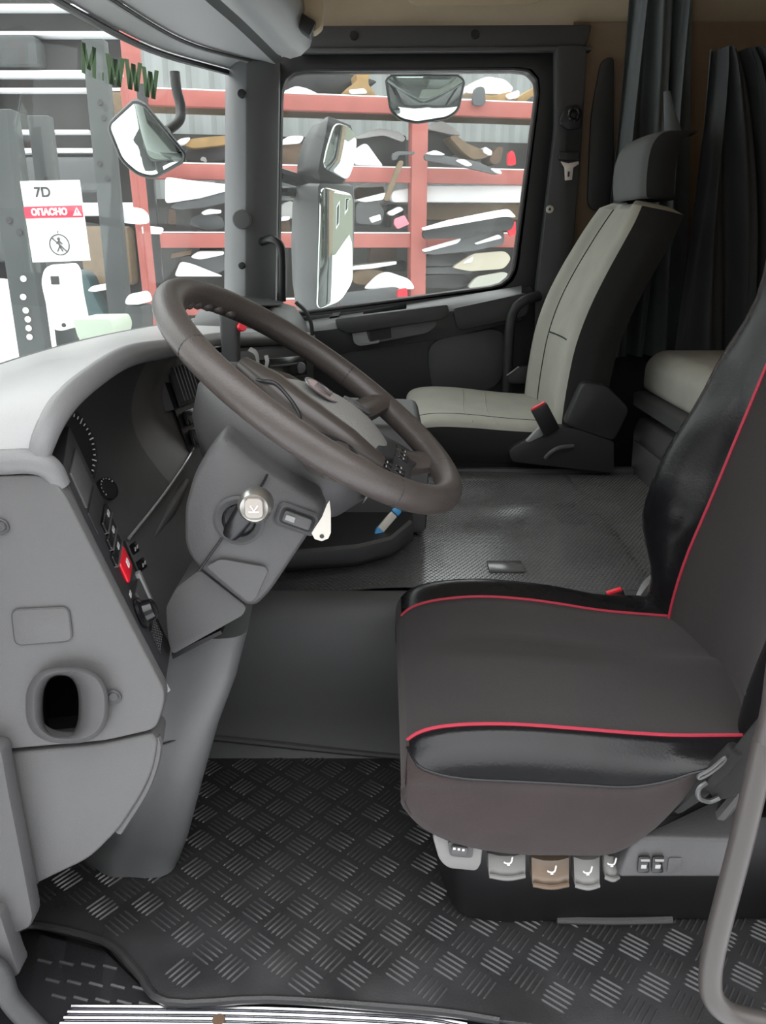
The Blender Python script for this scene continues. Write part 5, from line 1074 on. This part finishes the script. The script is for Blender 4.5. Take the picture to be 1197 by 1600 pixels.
def upright(label, px_top, px_bot, w, Y, m_, holes=(), name='steel_upright', y0=-60, y1=600):
    t = thing(name, label, 'upright', onY(*px_bot, Y))
    a, b = onY(*px_top, Y), onY(*px_bot, Y); bm = nb(); d = (b - a); b2 = b; b = b + d * ((-1.3 - b.z) / d.z)
    q = [a + V3((-w / 2, 0, 0)), a + V3((w / 2, 0, 0)), b + V3((w / 2, 0, 0)), b + V3((-w / 2, 0, 0))]; prism(bm, q, (0, w * .7, 0)); add('post', bm, m_, t, bevel=.01)
    for k, (s, f_) in enumerate(holes):
        c = a.lerp(b2, f_) + V3((s * w, -.004, 0)); add('bolt_hole', disc(nb(), c, YM, .022, .008, 10), WHITE if f_ > .55 else INK, t)
    UPR.append(t); return t
upright('perforated grey upright left of the danger sign', (-6, 170), (48, 540), .20, 6.0, POSTG, [(-.1, .45), (.0, .78), (.02, .84), (.05, .88), (.03, .92), (.02, .96), (.2, .5), (.1, .7)])
upright('narrow perforated grey upright behind the danger sign', (58, 180), (98, 500), .15, 6.3, POSTG, [(-.1, .8), (.15, .84), (.0, .9), (.1, .3)])
upright('broad grey upright in the middle of the windscreen view', (144, 60), (188, 520), .17, 7.0, POSTG, [(.1, .2), (.2, .25), (-.2, .4), (.1, .45)])
upright('first thin red upright beside the front mirror', (190, 120), (228, 470), .05, 7.6, RACK); upright('second thin red upright beside the front mirror', (204, 120), (240, 470), .06, 7.8, RACK)
upright('dark upright between the thin red uprights and the rack', (218, 130), (248, 470), .10, 8.2, PANELK)
upright('dark red-brown upright behind the danger sign edge', (160, 240), (190, 470), .12, 9.0, RUST)
bm = nb(); rings = []
for px_, y1 in ((-120, 425), (0, 436), (40, 440), (75, 470), (110, 520), (150, 548), (180, 552), (200, 600)):
    p = onY(px_, y1, 11.0); rings.append([V3((p.x, p.y + a, z)) for a, z in ((-1.6, -1.3), (-.9, -1.3 + (p.z + 1.3) * .6), (-.3, -1.3 + (p.z + 1.3) * .95), (.1, p.z), (.6, -1.3 + (p.z + 1.3) * .8), (1.2, -1.3))])
loft(bm, rings); add('snow_bank', bm, SNOW, None, 'high snow bank in front of the dark shed beyond the windscreen', cat='snow', ang=70)
# danger sign
sg = thing('danger_sign', 'white danger sign with red band hung on the grey uprights', 'sign', onY(90, 345, 5.6))
s0, s1, s2, s3 = onY(31, 283, 5.6), onY(123, 281, 5.6), onY(140, 407, 5.6), onY(51, 410, 5.6)
bm = nb(); prism(bm, [s0, s1, s2, s3], (0, .02, 0)); add('board', bm, WHITE, sg)
def S_(u, v): return (s0 * (1 - u) + s1 * u) * (1 - v) + (s3 * (1 - u) + s2 * u) * v + V3((0, -.004, 0))
bm = nb(); prism(bm, [S_(0, .31), S_(1, .31), S_(1, .455), S_(0, .455)], (0, -.003, 0)); add('red_band', bm, REDINK, sg)
sx = (s1 - s0).normalized(); sz = (s0 - s3).normalized(); SAX = (sx, sz, YM); wS = (s1 - s0).length
text('lettering', 'ОПАСНО', .1, S_(.43, .385) + YM * .006, SAX, WHITE, sg, width=wS * .62, bold=.006)
bm = nb(); tri = [S_(.83, .435), S_(.98, .435), S_(.905, .33)]; prism(bm, [p + YM * .004 for p in tri], YM * .002); add('warning_triangle', bm, WHITE, sg)
bm = nb(); prism(bm, [S_(.893, .36) + YM * .007, S_(.917, .36) + YM * .007, S_(.91, .405) + YM * .007, S_(.90, .405) + YM * .007], YM * .001); add('exclamation', bm, REDINK, sg)
text('logo', '7D', .1, S_(.36, .145) + YM * .004, SAX, INK, sg, width=wS * .27, bold=.002); text('lettering', 'сервис', .05, S_(.68, .19) + YM * .004, SAX, PRINT, sg, width=wS * .3)
text('lettering', 'НЕ СТОЙ', .05, S_(.52, .545) + YM * .004, SAX, PRINT, sg, width=wS * .48); text('lettering', 'ПОД ГРУЗОМ', .05, S_(.52, .62) + YM * .004, SAX, PRINT, sg, width=wS * .8)
cS = S_(.52, .79) + YM * .003
bm = nb(); tube(bm, [cS + sx * .063 * math.cos(2 * math.pi * k / 28) + sz * .063 * math.sin(2 * math.pi * k / 28) for k in range(28)], .004, 6, closed=True, smooth=False)
tube(bm, [cS + sx * -.045 + sz * .045, cS + sx * .045 - sz * .045], .004, 6, smooth=False); add('ban_ring', bm, INK, sg)
bm = nb(); disc(bm, cS + sz * .036, YM, .010, .002, 10)
for a, b in (((0, .026), (0, -.008)), ((0, -.008), (-.018, -.042)), ((0, -.008), (.016, -.042)), ((-.018, .006), (0, .024)), ((0, .024), (.02, .004))): tube(bm, [cS + sx * a[0] + sz * a[1], cS + sx * b[0] + sz * b[1]], .004, 6, smooth=False)
add('walker_symbol', bm, INK, sg)
# white machine column and pale green box, snow lumps
wc = thing('white_column', 'white rounded machine column standing below the danger sign', 'machine', onY(95, 520, 5.4))
bm = nb(); prism(bm, round_poly(pxY([(62, 440), (68, 418), (86, 412), (94, 424), (98, 460), (110, 516), (80, 518)], 5.4), .06), (0, .4, 0)); add('housing', bm, WHITE, wc, bevel=.02)
add('dark_port', box(nb(), onY(86, 438, 5.395), (.05, .01, .05)), INK, wc); add('bolt', disc(nb(), onY(100, 508, 5.4), YM, .014, .01, 10), INK, wc)
gx = thing('green_box', 'pale green metal box standing right of the white column', 'box', onY(150, 550, 5.2))
bm = nb(); prism(bm, round_poly(pxY([(113, 499), (172, 498), (178, 512), (176, 526), (122, 530)], 5.2), .02), (0, .4, 0)); add('box_lid', bm, PALEG, gx, bevel=.015)
bm = nb(); prism(bm, [*pxY([(124, 528), (176, 524)], 5.22), *[V3((p.x, p.y, -1.3)) for p in pxY([(178, 552), (128, 548)], 5.22)]], (0, .36, 0)); add('box_body', bm, PALEG, gx, bevel=.01)
for k, (lab, px, Y) in zip((2, 5, 4, 6), (('snow lump on a bracket beside the broad grey upright', [(177, 340), (182, 326), (205, 322), (218, 332), (220, 348), (196, 350)], 7.2), ('small snow lump left of the leftmost rack post', [(216, 364), (222, 352), (244, 355), (240, 366)], 7.9), ('rounded snow cap on a grey barrel near the wheel rim', [(193, 476), (200, 460), (216, 457), (223, 476)], 6.2), ('snow patch in front of the dark shed', [(136, 455), (142, 448), (156, 444), (154, 456)], 8.0))):
    q = round_poly(pxY(px, Y), .05); add('snow_lump', prism(nb(), q, (0, .3, 0)), SNOW, UPR[k], bevel=.02)
q = round_poly(pxY([(196, 478), (222, 478), (224, 530), (196, 530)], 6.25), .03); add('barrel', prism(nb(), q, (0, .3, 0)), POSTG, None, 'grey barrel topped with snow near the wheel rim', cat='barrel', bevel=.05)
q = round_poly(pxY([(100, 420), (135, 425), (150, 470), (170, 500), (110, 520), (100, 470)], 8.5), .1); add('dark_machine', prism(nb(), q, (0, .3, 0)), mat('teal_machine_paint', (.05, .085, .09), .6, noise=.3), None, 'dark teal machine behind the white column', cat='machine', bevel=.05)
